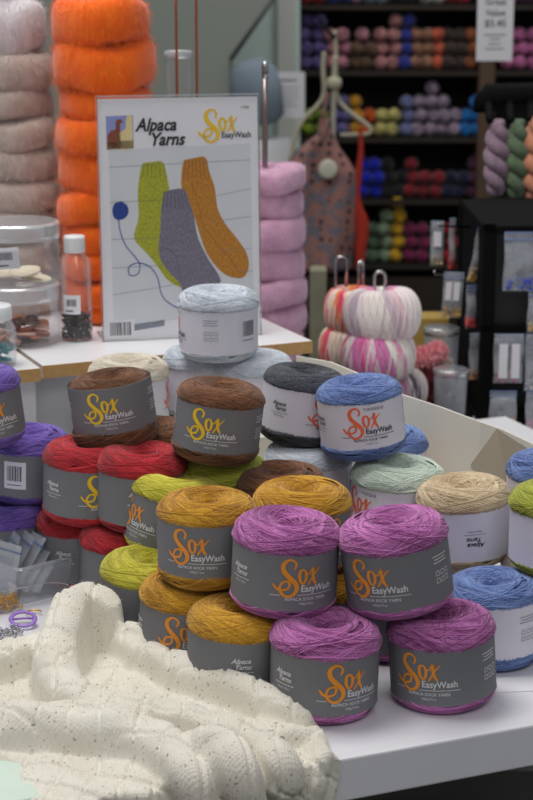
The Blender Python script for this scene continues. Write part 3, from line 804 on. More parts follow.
def stack(cx, Y, items, label, group, step_label=True):
    """items: (y pixel of the hank's bottom front, mesh, colour, width factor)"""
    n = len(items)
    for i, (zb, h, mi, c, sx, dx) in enumerate(items):
        o = inst('mohair_hank', MH[mi], [MC[c]])
        hh = (.052, .044, .044)[mi]
        o.location = (cx + dx, Y, zb); o.scale = (sx, sx, h / hh); o.rotation_euler = (0, 0, i * 1.7)
        where = 'topmost' if i == n - 1 else 'lowest' if i == 0 else ('second', 'third', 'fourth', 'fifth', 'sixth', 'seventh', 'eighth', 'ninth')[n - 2 - i] + ' from the top'
        tag(o, '%s, %s of its stack' % (label, where), 'yarn', group)
def zrow(ys, px, Y):   # heights of the seams seen at pixel rows ys
    return [at(px, y, Y).z for y in ys]
# orange stack: front face at Yf
def build_stack(px, Yc, rad, seams, meshes, cols, label, group, widths, dxs):
    base = TZ + BZ if label.find('pink') < 0 else None
    zs = zrow(seams, px, Yc - rad * .8)
    cx = at(px, 250, Yc).x
    if base: zs[0] = base
    items = []
    for i in range(len(zs) - 1):
        items.append((zs[i], (zs[i + 1] - zs[i]) * 1.10, meshes[i], cols[i], widths[i], dxs[i]))
    stack(cx, Yc, items, label, group)
    return cx, zs
cx, zs = build_stack(107, 2.53, .073, [331, 308, 284, 258, 229, 197, 157, 122, 93, 47, 3], [1] * 8 + [0, 0], ['orange'] * 10,
    'vivid orange mohair hank', 'orange mohair hanks', [.84, .86, .86, .86, .88, .90, .90, .87, .95, .94], [.0, 0, 0, 0, -.002, .002, -.002, .002, 0, -.003])
build_stack(11, 2.60, .073, [318, 282, 248, 214, 184, 153, 122, 93, 57, 10], [1] * 8 + [0], ['greige'] * 8 + ['whitish'],
    'fluffy greige mohair hank', 'greige mohair hanks', [1.04, 1.04, 1.06, 1.05, 1.02, .96, .92, .92, .88], [0, 0, .002, 0, 0, 0, 0, 0, -.008])
cxp, zp = build_stack(264, 2.72, .062, [368, 338, 311, 284, 253, 222, 195, 171], [2] * 7, ['pink'] * 7,
    'dusty pink mohair hank', 'pink mohair hanks', [1.02, 1.03, 1.06, .98, 1.05, .96, 1.02], [0, 0, .001, 0, 0, 0, 0])
def yarn_rod(name, x, y, z0, z1, r, m, label, tip=False):
    b = MB(); pts = [(0, 0, z * (z1 - z0) / 10) for z in range(11)]
    b.tube(pts, r, 12)
    o = b.build(name, m); o.location = (x, y, z0)
    if tip:
        h = z1 - z0
        k = MB(); k.tube([(0, 0, h), (0, 0, h + .008), (0, 0, h + .016), (0, 0, h + .022), (0, 0, h + .026)], r, 12, rad=[r * 1.0, r * 1.15, r * 1.3, r * 1.1, r * .3])
        k.tube([(r * .2, 0, h + .018), (r * 1.2, -r * .4, h + .010), (r * .9, -r * .4, h + .004)], r * .35, 8)
        k.build('hook_tip', M['chrome'], o)
    tag(o, label, 'rod')
pp = at(265, 66, 2.72)
yarn_rod('crochet_hook_pole', pp.x, 2.72, TZ, pp.z - .018, .0042, plain('brushed_pinkish_metal', rgb(150, 136, 136), .35, metal=.8), 'metal rod shaped like a crochet hook rising from the pink mohair', True)
for px, l in ((177, 'left of the two thin copper rods behind the poster'), (197, 'right of the two thin copper rods behind the poster')):
    p = at(px, 90, 2.62); yarn_rod('copper_rod', p.x, 2.62, TZ + BZ, 1.75, .0019, M['copper'], l)
# stand that carries the pink hanks
t = empty('rod_stand', (cxp, 2.72, 0))
b = MB(); b.lathe([(0, zp[0] - .03), (.06, zp[0] - .03), (.06, zp[0]), (0, zp[0])], 32); b.build('base_plate', M['black'], t)
b = MB(); b.box(-.03, .03, -.03, .03, 0, zp[0] - .03); b.build('post', M['black'], t, smooth=False)
tag(t, 'dark stand under the pink mohair hanks behind the white board', 'stand')

# ------------------------------------------------------------------ jars
def jar(px, ybot_front, r, h, label, lid_h=.022, lid='cap_clear', z0=None, Y=None, neck=1.0, ribs=True, thing='storage_jar'):
    z = TZ + BZ if z0 is None else z0
    p = atz(px, ybot_front, z)
    if Y: c = Vector((at(px, 300, Y).x, Y, z))
    else: c = Vector((p.x * (p.y + r) / p.y, p.y + r, z))
    t = empty(thing, c)
    b = MB(); hb = h - lid_h
    out = [(0, .001), (r * .9, .001), (r * .985, .004), (r, .010), (r, hb - .012), (r * neck * .97, hb - .003), (r * neck * .95, hb)]
    b.lathe(out, 56); b.build('jar_body', M['plastic'], t)
    rr = r * neck
    pr = [(rr * .93, h), (rr * 1.0, h - .002)]
    if ribs:
        for q in range(4): pr += [(rr * 1.02, h - .004 - q * .004), (rr * .99, h - .006 - q * .004)]
    pr += [(rr * 1.0, hb)]
    if lid == 'cap_clear':
        b = MB(); b.lathe(pr, 64); lo_ = b.build('lid', M['lid_side'], t)
        b = MB(); b.lathe([(0, h - .001), (rr * .93, h)], 64); b.build('lid_window', M['plastic'], lo_)
    else:
        b = MB(); b.lathe([(0, h)] + pr, 64); b.build('lid', M[lid], t)
    tag(t, label, 'jar')
    return t, c
def sticker(t, r, ang, z, wd, ht, tilt=0):
    b = MB(); P = []
    rect_into(P, -wd / 2, wd / 2, -ht / 2, ht / 2, 0, .003)
    P2 = []; rnd = random.Random(3); x = -wd * .28
    while x < wd * .25:
        q = rnd.choice((.0004, .0008, .0012)); rect_into(P2, x, x + q, -.002, ht * .28, 1); x += q + .0008
    rect_into(P2, -wd * .35, wd * .1, -ht * .36, -ht * .30, 1)
    for off, PP in ((.0006, P), (.0009, P2)):
        for vs, fs, mi in PP:
            V = []
            for u, v in vs:
                u, v = u * math.cos(tilt) - v * math.sin(tilt), u * math.sin(tilt) + v * math.cos(tilt)
                a = u / r + ang - PI / 2
                V.append(((r + off) * math.cos(a), (r + off) * math.sin(a), z + v))
            b.add(V, fs, mi)
    b.build('price_label', [M['paper'], M['ink']], t)
def button(r, th, colour_mat, loc, rot, name='button'):
    """a flat disc with raised rim and two holes' marks"""
    b = MB(); b.lathe([(0, 0), (r, 0), (r * 1.02, th * .5), (r, th), (r * .82, th), (r * .78, th * .7), (r * .22, th * .7)] , 24)
    b.lathe([(r * .22, th * .7), (r * .16, th * .3), (0, th * .3)], 12)
    o = b.build(name, colour_mat); o.location = loc; o.rotation_euler = rot
    return o
# lower wide jar with wooden buttons, upper wide jar on its lid
rj = .046
tj, cj = jar(20, 351, .055, .082, 'lower wide clear jar holding orange brown wooden buttons', Y=None)
tk, ck = jar(20, 286, .055, .082, 'upper wide clear jar with price label standing on the button jar', z0=cj.z + .0825, Y=cj.y)
sticker(tk, .054, R(-10), .040, .036, .028, R(5))
rnd = random.Random(5)
wb = plain('orange_brown_wood_button', rgb(232, 142, 92), .5, noise=.3, nscale=60); wb2 = plain('pale_pink_wood_button', rgb(228, 180, 160), .5, noise=.2, nscale=60); wb3 = plain('dark_brown_wood_button', rgb(100, 66, 52), .5, noise=.3, nscale=60)
for i in range(26):
    a = rnd.uniform(0, 2 * PI); q = rnd.choice((.012, .018, .024, .032))
    m = rnd.choice((wb, wb, wb2, wb3)); rr = rnd.uniform(.0095, .0145)
    o = button(rr, .003, m, (cj.x + q * math.cos(a), cj.y + q * math.sin(a), cj.z + .006 + (i // 7) * .0065 + rnd.uniform(.0, .003)), (rnd.uniform(-.6, .6), rnd.uniform(-.6, .6), 0))
    tag(o, 'round wooden button lying in the lower wide jar', 'button', 'wooden buttons in the lower jar')
for i in range(5):
    a = i * 1.3; o = button(.021, .003, plain('cream_shell', rgb(224, 214, 190), .4), (ck.x + .022 * math.cos(a), ck.y + .022 * math.sin(a), ck.z + .004 + i * .003), (rnd.uniform(-.15, .15), rnd.uniform(-.15, .15), 0))
    tag(o, 'large cream button lying on the floor of the upper jar', 'button', 'cream buttons in the upper jar')
tb, cb = jar(77, 343, .0215, .142, 'slim clear bottle with white cap and dark beads in front of the orange hanks', lid_h=.022, lid='white_cap', neck=.66, ribs=True, thing='bead_bottle')
# round the shoulder of the slim bottle
sticker(tb, .0215, R(-10), .052, .024, .026)
bm_ = plain('dark_glass_beads', rgb(58, 56, 54), .15, metal=.4, noise=.5, nscale=200)
b = MB(); rnd = random.Random(8)
for i in range(420):
    zz = rnd.uniform(.003, .036); q = .0195 * math.sqrt(rnd.random()); a = rnd.uniform(0, 2 * PI)
    b.lathe([(0, -.0018), (.0014, -.0012), (.002, 0), (.0014, .0012), (0, .0018)], 6, M=Matrix.Translation((q * math.cos(a), q * math.sin(a), zz)))
o = b.build('glass_beads', bm_); o.location = cb; tag(o, 'small dark glass beads filling the bottom of the slim bottle', 'beads', kind='stuff')
ts, cs = jar(-4, 370, .0265, .078, 'small clear jar with white cap and teal buttons at the left edge', lid_h=.018, lid='white_cap', neck=.85, ribs=False, z0=TZ + BZ)
tm = plain('teal_button', rgb(110, 178, 186), .45, noise=.1)
for i in range(30):
    a = rnd.uniform(0, 2 * PI); q = rnd.choice((.004, .012, .019))
    o = button(.0052, .003, tm, (cs.x + q * math.cos(a), cs.y + q * math.sin(a), cs.z + .004 + (i // 8) * .0045 + rnd.uniform(0, .002)), (rnd.uniform(-1, 1), rnd.uniform(-1, 1), 0))
    tag(o, 'small teal button inside the little jar at the left edge', 'button', 'teal buttons in the small jar')
# glass cloche top seen above the poster
p = at(177, 92, 2.60)
t = empty('glass_bottle', (p.x, 2.66, TZ + BZ)); hh = p.z + .055 - TZ - BZ
b = MB(); b.lathe([(.0, 0), (.019, 0), (.019, hh - .07), (.019, hh - .035), (.0185, hh - .02), (.0185, hh - .004)], 32); b.build('bottle_body', M['plastic'], t)
b = MB(); b.lathe([(.0185, hh - .012), (.021, hh - .010), (.021, hh - .001), (.0185, hh), (.016, hh - .002)], 32); b.build('rim', M['cap_clear'], t)
tag(t, 'clear bottle neck showing above the poster by the copper rods', 'bottle')

# ------------------------------------------------------------------ variegated pink balls on bent metal hooks
def vari_mat():
    m, nt, bs = nodes('variegated_pink_white_grey_wool'); L = nt.links
    at_ = nt.nodes.new('ShaderNodeAttribute'); at_.attribute_name = 'shade'
    r = nt.nodes.new('ShaderNodeValToRGB'); r.color_ramp.interpolation = 'CONSTANT'
    cs_ = [(0, rgb(238, 226, 226)), (.16, rgb(214, 120, 178)), (.26, rgb(240, 232, 228)), (.42, rgb(226, 150, 190)), (.54, rgb(238, 230, 224)), (.66, rgb(104, 98, 110)), (.70, rgb(238, 230, 224)), (.80, rgb(206, 188, 200)), (.88, rgb(222, 90, 150)), (.94, rgb(230, 200, 205)), (.97, rgb(236, 226, 220))]
    while len(r.color_ramp.elements) < len(cs_): r.color_ramp.elements.new(.5)
    for e, (p_, c_) in zip(r.color_ramp.elements, cs_): e.position = p_; e.color = c_
    L.new(at_.outputs['Fac'], r.inputs[0]); L.new(r.outputs[0], bs.inputs['Base Color'])
    bs.inputs['Roughness'].default_value = .85; bs.inputs['Sheen Weight'].default_value = .25
    return m
def vari_mat2():
    m = vari_mat(); m.name = 'variegated_orange_pink_wool'
    for n in m.node_tree.nodes:
        if n.type == 'VALTORGB':
            cc = [rgb(238, 218, 200), rgb(236, 120, 60), rgb(240, 200, 180), rgb(232, 60, 110), rgb(244, 236, 226), rgb(226, 40, 90), rgb(240, 225, 215), rgb(238, 140, 80), rgb(245, 235, 225), rgb(232, 80, 120), rgb(236, 140, 70)]
            for e, c in zip(n.color_ramp.elements, cc): e.color = c
    return m
def hank_ball(seed, rx=.07, h=.075, hole=.012):
    """ball wound through its own middle: strands run over the outside like spokes"""
    rng = np.random.RandomState(seed); mb = MB()
    N = 190
    def P(u, a):
        cx = (rx + hole) / 2; hw = (rx - hole) / 2
        return cx + hw * math.cos(u), h / 2 + h / 2 * math.sin(u)
    prof = [tuple(c) for c in (P(2 * PI * i / 20, 0) for i in range(20))]
    mb.lathe([(r_ * .985, z_ * .985) for r_, z_ in prof], 48, closed=True)
    mb.sh = [.1] * len(mb.v)
    cur = .0; run = 0
    for k in range(N):
        if run <= 0: cur = rng.rand(); run = rng.randint(3, 11)
        run -= 1
        a0 = 2 * PI * k / N; tw = .75 + .25 * math.sin(3 * a0)
        if k % 6 == 0: tw = -.5
        off = .001 if k % 6 else .0022
        pts = []
        for i in range(22):
            u = PI * 1.1 - 1.35 * PI * 1.15 * i / 21
            r_, z_ = P(u, 0); a = a0 + tw * (i / 21 - .5)
            k2 = 1 + .02 * math.sin(2 * a0)
            pts.append(((r_ + off * math.cos(u)) * math.cos(a) * k2, (r_ + off * math.cos(u)) * math.sin(a) * k2, z_ + off * math.sin(u)))
        mb.tube(pts, .0016, 5, 0, shade=cur, cap=False)
    return mb.mesh('yarn_ball', True, 1)
HBM = [hank_ball(2), hank_ball(7), hank_ball(12)]
VM = [vari_mat(), vari_mat2()]
def vball(px, py, Y, mesh, mat, sx, h, rot, label, tilt=0):
    p = at(px, py, Y)
    o = inst('variegated_yarn_ball', HBM[mesh], [VM[mat]]); o.location = p; o.scale = (sx, sx, h / .075); o.rotation_euler = (0, R(tilt), rot)
    tag(o, label, 'yarn', 'variegated balls on hooks'); return o
vball(383, 338, 2.80, 0, 0, .84, .076, 2.0, 'pink and white speckled yarn ball on the top, right of the stack', 5)
vball(379, 376, 2.80, 1, 0, .84, .072, .5, 'pink and white striped yarn ball in the middle of the right stack', -3)
vball(396, 408, 2.84, 2, 0, .70, .062, 1.5, 'white and grey yarn ball at the bottom right of the stack')
vball(352, 331, 2.93, 2, 1, .66, .070, 3.6, 'orange and white yarn ball at the back left, upper')
vball(348, 368, 2.93, 0, 1, .70, .068, .6, 'hot pink and orange striped yarn ball at the back left, middle')
vball(350, 402, 2.93, 1, 1, .68, .062, 2.6, 'orange yarn ball at the bottom back left of the hooks stack')
for px, py0, wd, Y, l in ((341, 258, 11, 2.93, 'tallest bent metal hook, left of three'), (361, 263, 4, 2.96, 'middle bent metal hook of three'), (380, 273, 11, 2.84, 'lowest bent metal hook, right of three, in the pink ball')):
    a = at(px - wd / 2, py0, Y); c = at(px + wd / 2, py0, Y); b = MB()
    r_ = (c.x - a.x) / 2; lw_ = max(r_, .006)
    pts = [(-r_, 0, -.30)] + [(-r_, 0, -.02)] + [(r_ * -math.cos(q), (0 if wd > 6 else lw_ * .5 * math.sin(q)), lw_ * math.sin(q) - lw_) for q in np.linspace(0, PI, 12)] + [(r_, 0, -.05)]
    b.tube(pts, .0029, 10)
    o = b.build('metal_hook', M['chrome']); o.location = ((a.x + c.x) / 2, Y, a.z + .002)
    tag(o, l, 'hook')

# ------------------------------------------------------------------ counter behind with the black display rack
CZ = TZ - .09
t = empty('rear_counter', (0.80, 3.12, 0))
b = MB(); b.box(-.385, .75, -.50, .55, CZ - .04, CZ); b.build('countertop', M['table'], t, smooth=False, bevel=.002)
b = MB(); b.box(-.36, .71, -.44, .50, 0, CZ - .04); b.build('counter_body', M['plinth'], t, smooth=False)
tag(t, 'white topped counter at the right behind the cream card', 'counter')
q0 = at(484, 226, 2.95); q1 = at(459, 213, 3.30)      # near vertical edge and far left edge of the rack
ra = math.atan2(q1.y - q0.y, q1.x - q0.x) - R(90)
t = empty('display_rack', (q0.x, q0.y, CZ), (0, 0, ra)); RH = q0.z - CZ
RW, RD = .30, (q1 - q0).length
def rm(name, m, *boxes, bevel=.001):
    b = MB()
    for bx in boxes: b.box(*bx)
    return b.build(name, m, t, smooth=False, bevel=bevel)
rm('frame', M['black'], (0, .022, 0, .022, 0, RH), (RW - .022, RW, 0, .022, 0, RH), (0, .022, RD - .022, RD, 0, RH), (RW - .022, RW, RD - .022, RD, 0, RH),
   (0, RW, 0, RD, RH - .012, RH), (0, RW, 0, RD, 0, .015), (.0, RW, 0.0, .022, RH * .49, RH * .52))
rm('side_panel', M['black'], (.004, .008, .02, RD - .02, .0, RH - .01))
rm('back_panel', plain('dark_grey_panel', rgb(24, 25, 28), .8, spec=.1), (.02, RW - .02, RD - .010, RD - .004, 0, RH - .01))
rm('front_panel', plain('near_black_panel', rgb(20, 20, 23), .5), (.02, RW - .02, .014, .018, RH * .5, RH - .01), (.02, RW - .02, .10, .104, .01, RH * .5))
tag(t, 'black box shaped display rack on the rear counter hung with small clear bags', 'display rack')
def rack(px, py, Y, back=0): return at(px, py, Y)
def bag(name, px0, px1, py0, py1, Y, label, contents=None, yaw=0, puff=.006, group='clear bags hanging from the black rack', labelled=None, zip_=True, skew=0):
    a = at(px0, py1, Y); c = at(px1, py0, Y)
    wd = c.x - a.x; h = c.z - a.z
    o = empty(name, ((a.x + c.x) / 2, Y, a.z), (0, R(skew), yaw))
    b = MB(); n = 10; vs = []; fs = []
    for side in (-1, 1):
        for i in range(n + 1):
            for j in range(n + 1):
                u = i / n; v = j / n
                th = puff * math.sin(PI * u) ** .5 * (math.sin(PI * min(1, v * 1.05)) ** .5 if v < .95 else .15) * (1.3 - v)
                vs.append(((u - .5) * wd * (1 + .03 * math.sin(7 * v + px0)), side * th + .002 * math.sin(9 * v + px0), v * h))
        o0 = (0 if side < 0 else (n + 1) ** 2)
        for i in range(n):
            for j in range(n):
                k = o0 + i * (n + 1) + j; f = (k, k + n + 1, k + n + 2, k + 1)
                fs.append(f if side < 0 else f[::-1])
    b.add(vs, fs); b.build('bag_body', M['bag'], o)
    if zip_:
        b = MB(); b.box(-wd * .5, wd * .5, -.0012, .0012, h * .86, h * .885); b.box(-wd * .5, wd * .5, -.0010, .0010, h * .975, h); b.build('zip_strip', M['zip'], o, smooth=False)
    if labelled:
        b = MB()
        for x0, x1, z0, z1 in labelled: b.box(x0 * wd, x1 * wd, -puff * 1.25 - .001, -puff * 1.25, z0 * h, z1 * h)
        b.build('card_insert', M['paper'], o, smooth=False)
    if contents:
        rnd = random.Random(px0); b = MB()
        for i in range(60):
            x = rnd.uniform(-.42, .42) * wd; z = rnd.uniform(.03, .24) * h; r_ = rnd.uniform(.0015, .0032)
            b.lathe([(0, -r_), (r_ * .8, -r_ * .5), (r_, 0), (r_ * .8, r_ * .5), (0, r_)], 7, M=Matrix.Translation((x, rnd.uniform(-.4, .4) * puff, z)))
        b.build('contents', contents, o)
    tag(o, label, 'bag', group); return o
M['zip'] = plain('blue_tinted_zip_plastic', rgb(120, 140, 185), .35)
cb_ = plain('blue_plastic_bits', rgb(52, 74, 190), .4, noise=.2); cr_ = plain('red_plastic_bits', rgb(205, 50, 50), .4, noise=.2); cw_ = plain('pale_wood_bits', rgb(205, 180, 140), .6, noise=.2); cg_ = plain('golden_bits', rgb(200, 160, 80), .4, noise=.3); cp_ = plain('pink_bits', rgb(214, 120, 160), .4, noise=.2); cn_ = plain('orange_tan_bits', rgb(205, 140, 80), .5, noise=.2)
bag('hanging_bag', 503, 537, 232, 291, 2.93, 'clear bag with blue pieces hanging on the front of the black rack', cb_)
bag('hanging_bag', 527, 556, 290, 332, 2.93, 'clear bag with golden pieces at the right edge of the picture', cg_)
bag('hanging_bag', 493, 524, 334, 383, 2.93, 'clear bag with two white cards on the rack', cp_, labelled=[(-.34, -.05, .12, .82), (.08, .36, .12, .82)])
bag('hanging_bag', 524, 552, 334, 391, 2.93, 'clear bag with white pieces at the right edge below the middle bar', M['paper'])
bag('hanging_bag', 489, 517, 391, 427, 2.93, 'bottom clear bag with orange and tan pieces on the rack', cn_)
bag('hanging_bag', 525, 552, 391, 430, 2.93, 'bottom clear bag at the right edge with pink pieces', cp_)
bag('hanging_bag', 430, 444, 221, 266, 3.16, 'leftmost clear bag on the rack arms with white card and pale buttons', cw_, labelled=[(-.3, .3, .45, .78)])
bag('hanging_bag', 448, 456, 218, 270, 3.2, 'narrow clear bag with red pieces on the upper rack arm', cr_, yaw=.4)
bag('hanging_bag', 466, 478, 222, 283, 3.04, 'slanted clear bag with golden needle tips on the rack side', cg_, yaw=.5, skew=12)
bag('hanging_bag', 441, 462, 272, 318, 3.04, 'clear bag with white cards and golden rings on the lower rack arm', cg_, labelled=[(-.4, -.1, .4, .8), (.0, .3, .4, .8)], skew=3)
bag('hanging_bag', 465, 477, 285, 328, 3.02, 'clear bag with a red tag below the slanted one', cr_, yaw=.3)
bag('hanging_bag', 468, 484, 333, 380, 3.0, 'clear bag with orange pieces at the lower left side of the rack', cn_, yaw=.3)
for px0, px1, py, Y, l in ((438, 468, 226, 3.14, 'upper chrome arm sticking out left of the black rack'), (434, 466, 274, 3.06, 'lower chrome arm sticking out left of the black rack')):
    a = at(px0, py, Y); c = at(px1 + 6, py + 1, Y + .02); b = MB(); b.tube([(0, 0, .006), (.001, 0, 0), c - a], .0022, 8)
    o = b.build('rack_arm', M['chrome']); o.location = a; tag(o, l, 'hook')
# second black rack above: hanging skeins
t = empty('skein_rack', at(560, 110, 3.45)); c0 = t.location.copy()
b = MB()
b.tube([at(484, 112, 3.45) - c0, at(484, 100, 3.45) - c0, at(486, 94, 3.45) - c0, at(600, 92, 3.45) - c0], .020, 10)
b.tube([at(560, 92, 3.50) - c0, Vector((0, .05, -c0.z + .0))], .014, 10)
b.build('frame', M['black'], t)
for px in (489, 510, 531):
    b = MB(); b.tube([at(px, 98, 3.45) - c0, at(px, 112, 3.40) - c0, at(px + 1, 121, 3.38) - c0, at(px + 1, 118, 3.37) - c0], .0075, 8); b.build('hook', M['black'], t)
tag(t, 'black metal rail with hooks holding twisted skeins at the right', 'rack')
rnd = random.Random(21)
def skein(px, y0, y1, Y, m, wd, label):
    a = at(px, y0, Y); c = at(px, y1, Y); h = a.z - c.z
    b = MB(); n = 40
    for s_ in range(2):
        pts = []; rad = []
        for i in range(n + 1):
            v = i / n; q = v * PI * 4.2 + s_ * PI
            k = math.sin(PI * v) ** .35
            pts.append((wd * .26 * k * math.cos(q), wd * .26 * k * math.sin(q), -v * h)); rad.append(wd * (.12 + .19 * k))
        b.tube(pts, .01, 14, rad=rad, shade=.5)
    o = b.build('twisted_skein', m); o.location = a
    tag(o, label, 'yarn'); return o
sk = lambda n, c1, c2: yarn_mat(n, c1, c2, nscale=90)
skein(498, 121, 194, 3.38, sk('mauve_skein', rgb(110, 88, 104), rgb(172, 146, 164)), .046, 'mauve pink twisted skein hanging on the first hook')
skein(518, 121, 196, 3.38, sk('sage_skein', rgb(64, 84, 62), rgb(116, 136, 106)), .046, 'sage green twisted skein hanging on the middle hook')
skein(538, 118, 200, 3.38, sk('peach_skein', rgb(180, 112, 84), rgb(220, 156, 124)), .056, 'peach orange twisted skein at the right edge')
# white plate, clear containers, fluffy pink pompoms on the counter
p = atz(512, 434, CZ)
b = MB(); b.lathe([(0, .002), (.05, .002), (.075, .010), (.078, .012), (.074, .012), (.05, .005), (0, .004)], 48)
o = b.build('plate', M['white_cap']); o.location = (p.x, p.y + .02, CZ); tag(o, 'white round dish on the rear counter below the black rack', 'dish')
o = button(.010, .003, cn_, (p.x - .02, p.y + .01, CZ + .005), (0, 0, 0), 'button'); tag(o, 'orange brown piece lying in the white dish', 'button')
p = at(430, 410, 2.75)
t = empty('lower_stand', (p.x, 2.98, 0))
b = MB(); b.box(-.20, .085, -.24, .25, TZ - .08, TZ - .055); b.build('top', M['black'], t, smooth=False)
b = MB(); b.box(-.17, .04, -.12, .2, 0, TZ - .08); b.build('base', M['black'], t, smooth=False)
tag(t, 'black stand behind the cream card carrying the variegated balls and clear boxes', 'stand')
SZ = TZ - .055
def clear_box(px, py, Y, wd, h, label, fill=None):
    z = SZ; x = at(px, py, Y).x
    t = empty('clear_container', (x, Y, z)); b = MB()
    b.lathe([(0, .001), (wd * .40, .001), (wd * .45, .006), (wd * .5, h * .86), (wd * .5, h * .9)], 32); b.build('container_body', M['bag'], t)
    b = MB(); b.lathe([(0, h), (wd * .49, h), (wd * .53, h * .985), (wd * .53, h * .91), (wd * .5, h * .9)], 32); b.build('lid', M['cap_clear'], t)
    tag(t, label, 'container'); return t
clear_box(450, 400, 2.86, .055, .095, 'clear lidded tub in front, between the pink pompoms and the black rack')
clear_box(441, 360, 3.05, .06, .125, 'taller clear tub with pale lid behind the pink pompoms')
b = MB(); a_ = at(436, 330, 3.12); b.box(-.035, .035, -.03, .03, 0, a_.z - SZ + .02)
o = b.build('mustard_box', plain('mustard_card', rgb(176, 146, 70), .7, noise=.1), smooth=False, bevel=.003); o.location = (at(428, 330, 3.16).x, 3.16, SZ); tag(o, 'plain mustard coloured box behind the clear tubs', 'box')
def pompom(px, py, Y, r, m, label):
    rng = np.random.RandomState(int(px * 7 + py)); b = MB()
    b.lathe([(r * .7 * math.sin(q), -r * .7 * math.cos(q)) for q in np.linspace(0, PI, 9)], 16)
    for i in range(900):
        d = rng.normal(size=3); d /= np.linalg.norm(d); wv = np.cross(d, rng.normal(size=3)); wv = wv / np.linalg.norm(wv) * r * .05
        s_ = d * r * .55; e = d * r * rng.uniform(.85, 1.1)
        b.add([s_ - wv, s_ + wv, e + wv * .6, e - wv * .6], [(0, 1, 2, 3)], 0, rng.rand())
    o = b.build('pompom', m); o.location = at(px, py, Y); tag(o, label, 'pompom', 'fluffy pompoms behind the variegated balls')
pk = yarn_mat('coral_pink_fluff', rgb(225, 125, 140), rgb(250, 190, 195)); dr = yarn_mat('dark_red_fluff', rgb(90, 16, 28), rgb(165, 50, 60)); wt = yarn_mat('cream_fluff', rgb(200, 180, 170), rgb(240, 225, 215))
for i, (px, py, r, m, l) in enumerate(((424, 358, .022, pk, 'coral pink pompom nearest the variegated balls'), (437, 352, .020, pk, 'coral pink pompom highest of the pile'), (443, 366, .018, wt, 'cream pompom on the pile beside the clear tub'), (427, 375, .020, dr, 'dark red pompom in the middle of the pile'),
        (440, 384, .020, dr, 'dark red pompom low beside the clear tub'), (420, 392, .020, pk, 'pink pompom low at the left of the pile'), (432, 400, .020, dr, 'lowest dark red pompom of the pile'), (446, 377, .014, pk, 'small pink pompom between two dark red ones'))):
    pompom(px, py, 2.93 + .02 * (i % 3), r, m, l)

# ------------------------------------------------------------------ dark shelf wall with yarn balls
YS = 6.5
rowy = [5, 71, 138, 200, 265]
xl, xm, xr = at(295, 100, YS).x, at(486, 100, YS).x, at(600, 100, YS).x
t = empty('wall_shelf', ((xl + xr) / 2, YS, 0)); cx0 = (xl + xr) / 2
ztop = at(300, -70, YS).z
b = MB(); b.box(xl - cx0, xr - cx0, .30, .32, 0, ztop); b.build('back_panel', plain('near_black_back_board', rgb(20, 17, 15), .7), t, smooth=False)
for k, y in enumerate([-62] + rowy + [330]):
    z = at(300, y, YS).z
    if z < .03: continue
    b = MB(); b.box(xl - cx0, xr - cx0, 0, .30, z - .017, z); b.build('shelf_board', M['dark_wood'], t, smooth=False)
b = MB(); z4 = at(300, 275, YS).z; b.box(xl - cx0, xr - cx0, .01, .30, 0, z4 - .01); b.build('base_cabinet', M['dark_wood'], t, smooth=False)
for x, wd, m in ((xl, .035, M['dark_wood']), (xm, .055, M['brown_wood']), (xr, .04, M['dark_wood'])):
    b = MB(); b.box(x - cx0 - wd / 2, x - cx0 + wd / 2, -.01, .30, 0, ztop); b.build('upright', m, t, smooth=False)
tag(t, 'tall dark wooden shelf unit full of yarn balls along the back', 'shelf')
b = MB(); xp0, xp1 = at(278, 100, 6.3).x, at(296, 100, 6.3).x; b.box(xp0, xp1, 6.28, 6.42, 0, 3.2)
tag(b.build('trim_3', M['white_paint'], smooth=False), kind='structure')
def ball_mesh(seed, n=14):
    rng = np.random.RandomState(seed); b = MB(); ph = rng.uniform(0, 6, 4); r = .0255
    prof = [(r * math.sin(q) ** .8 if 0 < q < PI else 0, -r * math.cos(q)) for q in np.linspace(0, PI, 11)]
    def fn(p, a, j):
        k = 1 + .05 * math.sin(2 * a + ph[0]) + .04 * math.sin(3 * p.z * 60 + ph[1] + a)
        return Vector((p.x * k, p.y * 1.5 * k, p.z * (1 + .04 * math.sin(a + ph[2]))))
    b.lathe(prof, 18, fn=fn)
    b.sh = [float(rng.rand()) for _ in b.v]
    return b.mesh('yarn_ball', True, 1)
SB = [ball_mesh(i) for i in range(4)]
_bm = {}
def bmat(name, r, g, b_):
    if name not in _bm: _bm[name] = yarn_mat(name.replace(' ', '_') + '_ball_wool', rgb(r * .60, g * .60, b_ * .60), rgb(r, g, b_), nscale=60)
    return _bm[name]
BC = {'violet': (118, 100, 170), 'dusky purple': (96, 72, 112), 'pink': (206, 136, 152), 'brown': (112, 84, 60), 'salmon pink': (200, 136, 136), 'royal blue': (52, 66, 170), 'tan': (172, 122, 98), 'coral': (232, 108, 74), 'dark brown': (74, 58, 48), 'rust': (176, 98, 58),
      'lime': (150, 180, 50), 'lilac blue': (118, 110, 170), 'golden yellow': (226, 160, 28), 'orange': (236, 98, 24), 'pale yellow': (216, 206, 122), 'periwinkle': (128, 138, 192), 'lilac grey': (172, 152, 176), 'bright blue': (14, 128, 214), 'teal': (60, 140, 160), 'vivid blue': (22, 42, 214),
      'black': (24, 24, 30), 'dark red': (152, 36, 48), 'navy': (26, 32, 70), 'sage green': (150, 172, 138), 'moss green': (90, 118, 92), 'yellow': (236, 182, 22), 'magenta': (146, 34, 92), 'dark teal': (22, 48, 52), 'red': (190, 30, 40), 'mauve': (180, 140, 160), 'ivory': (226, 226, 214), 'orchid pink': (206, 112, 168), 'plum': (110, 50, 92), 'pale blue': (150, 172, 190)}
names_row = ['top', 'second', 'third', 'fourth', 'lowest']
rnd = random.Random(77); bc = 0
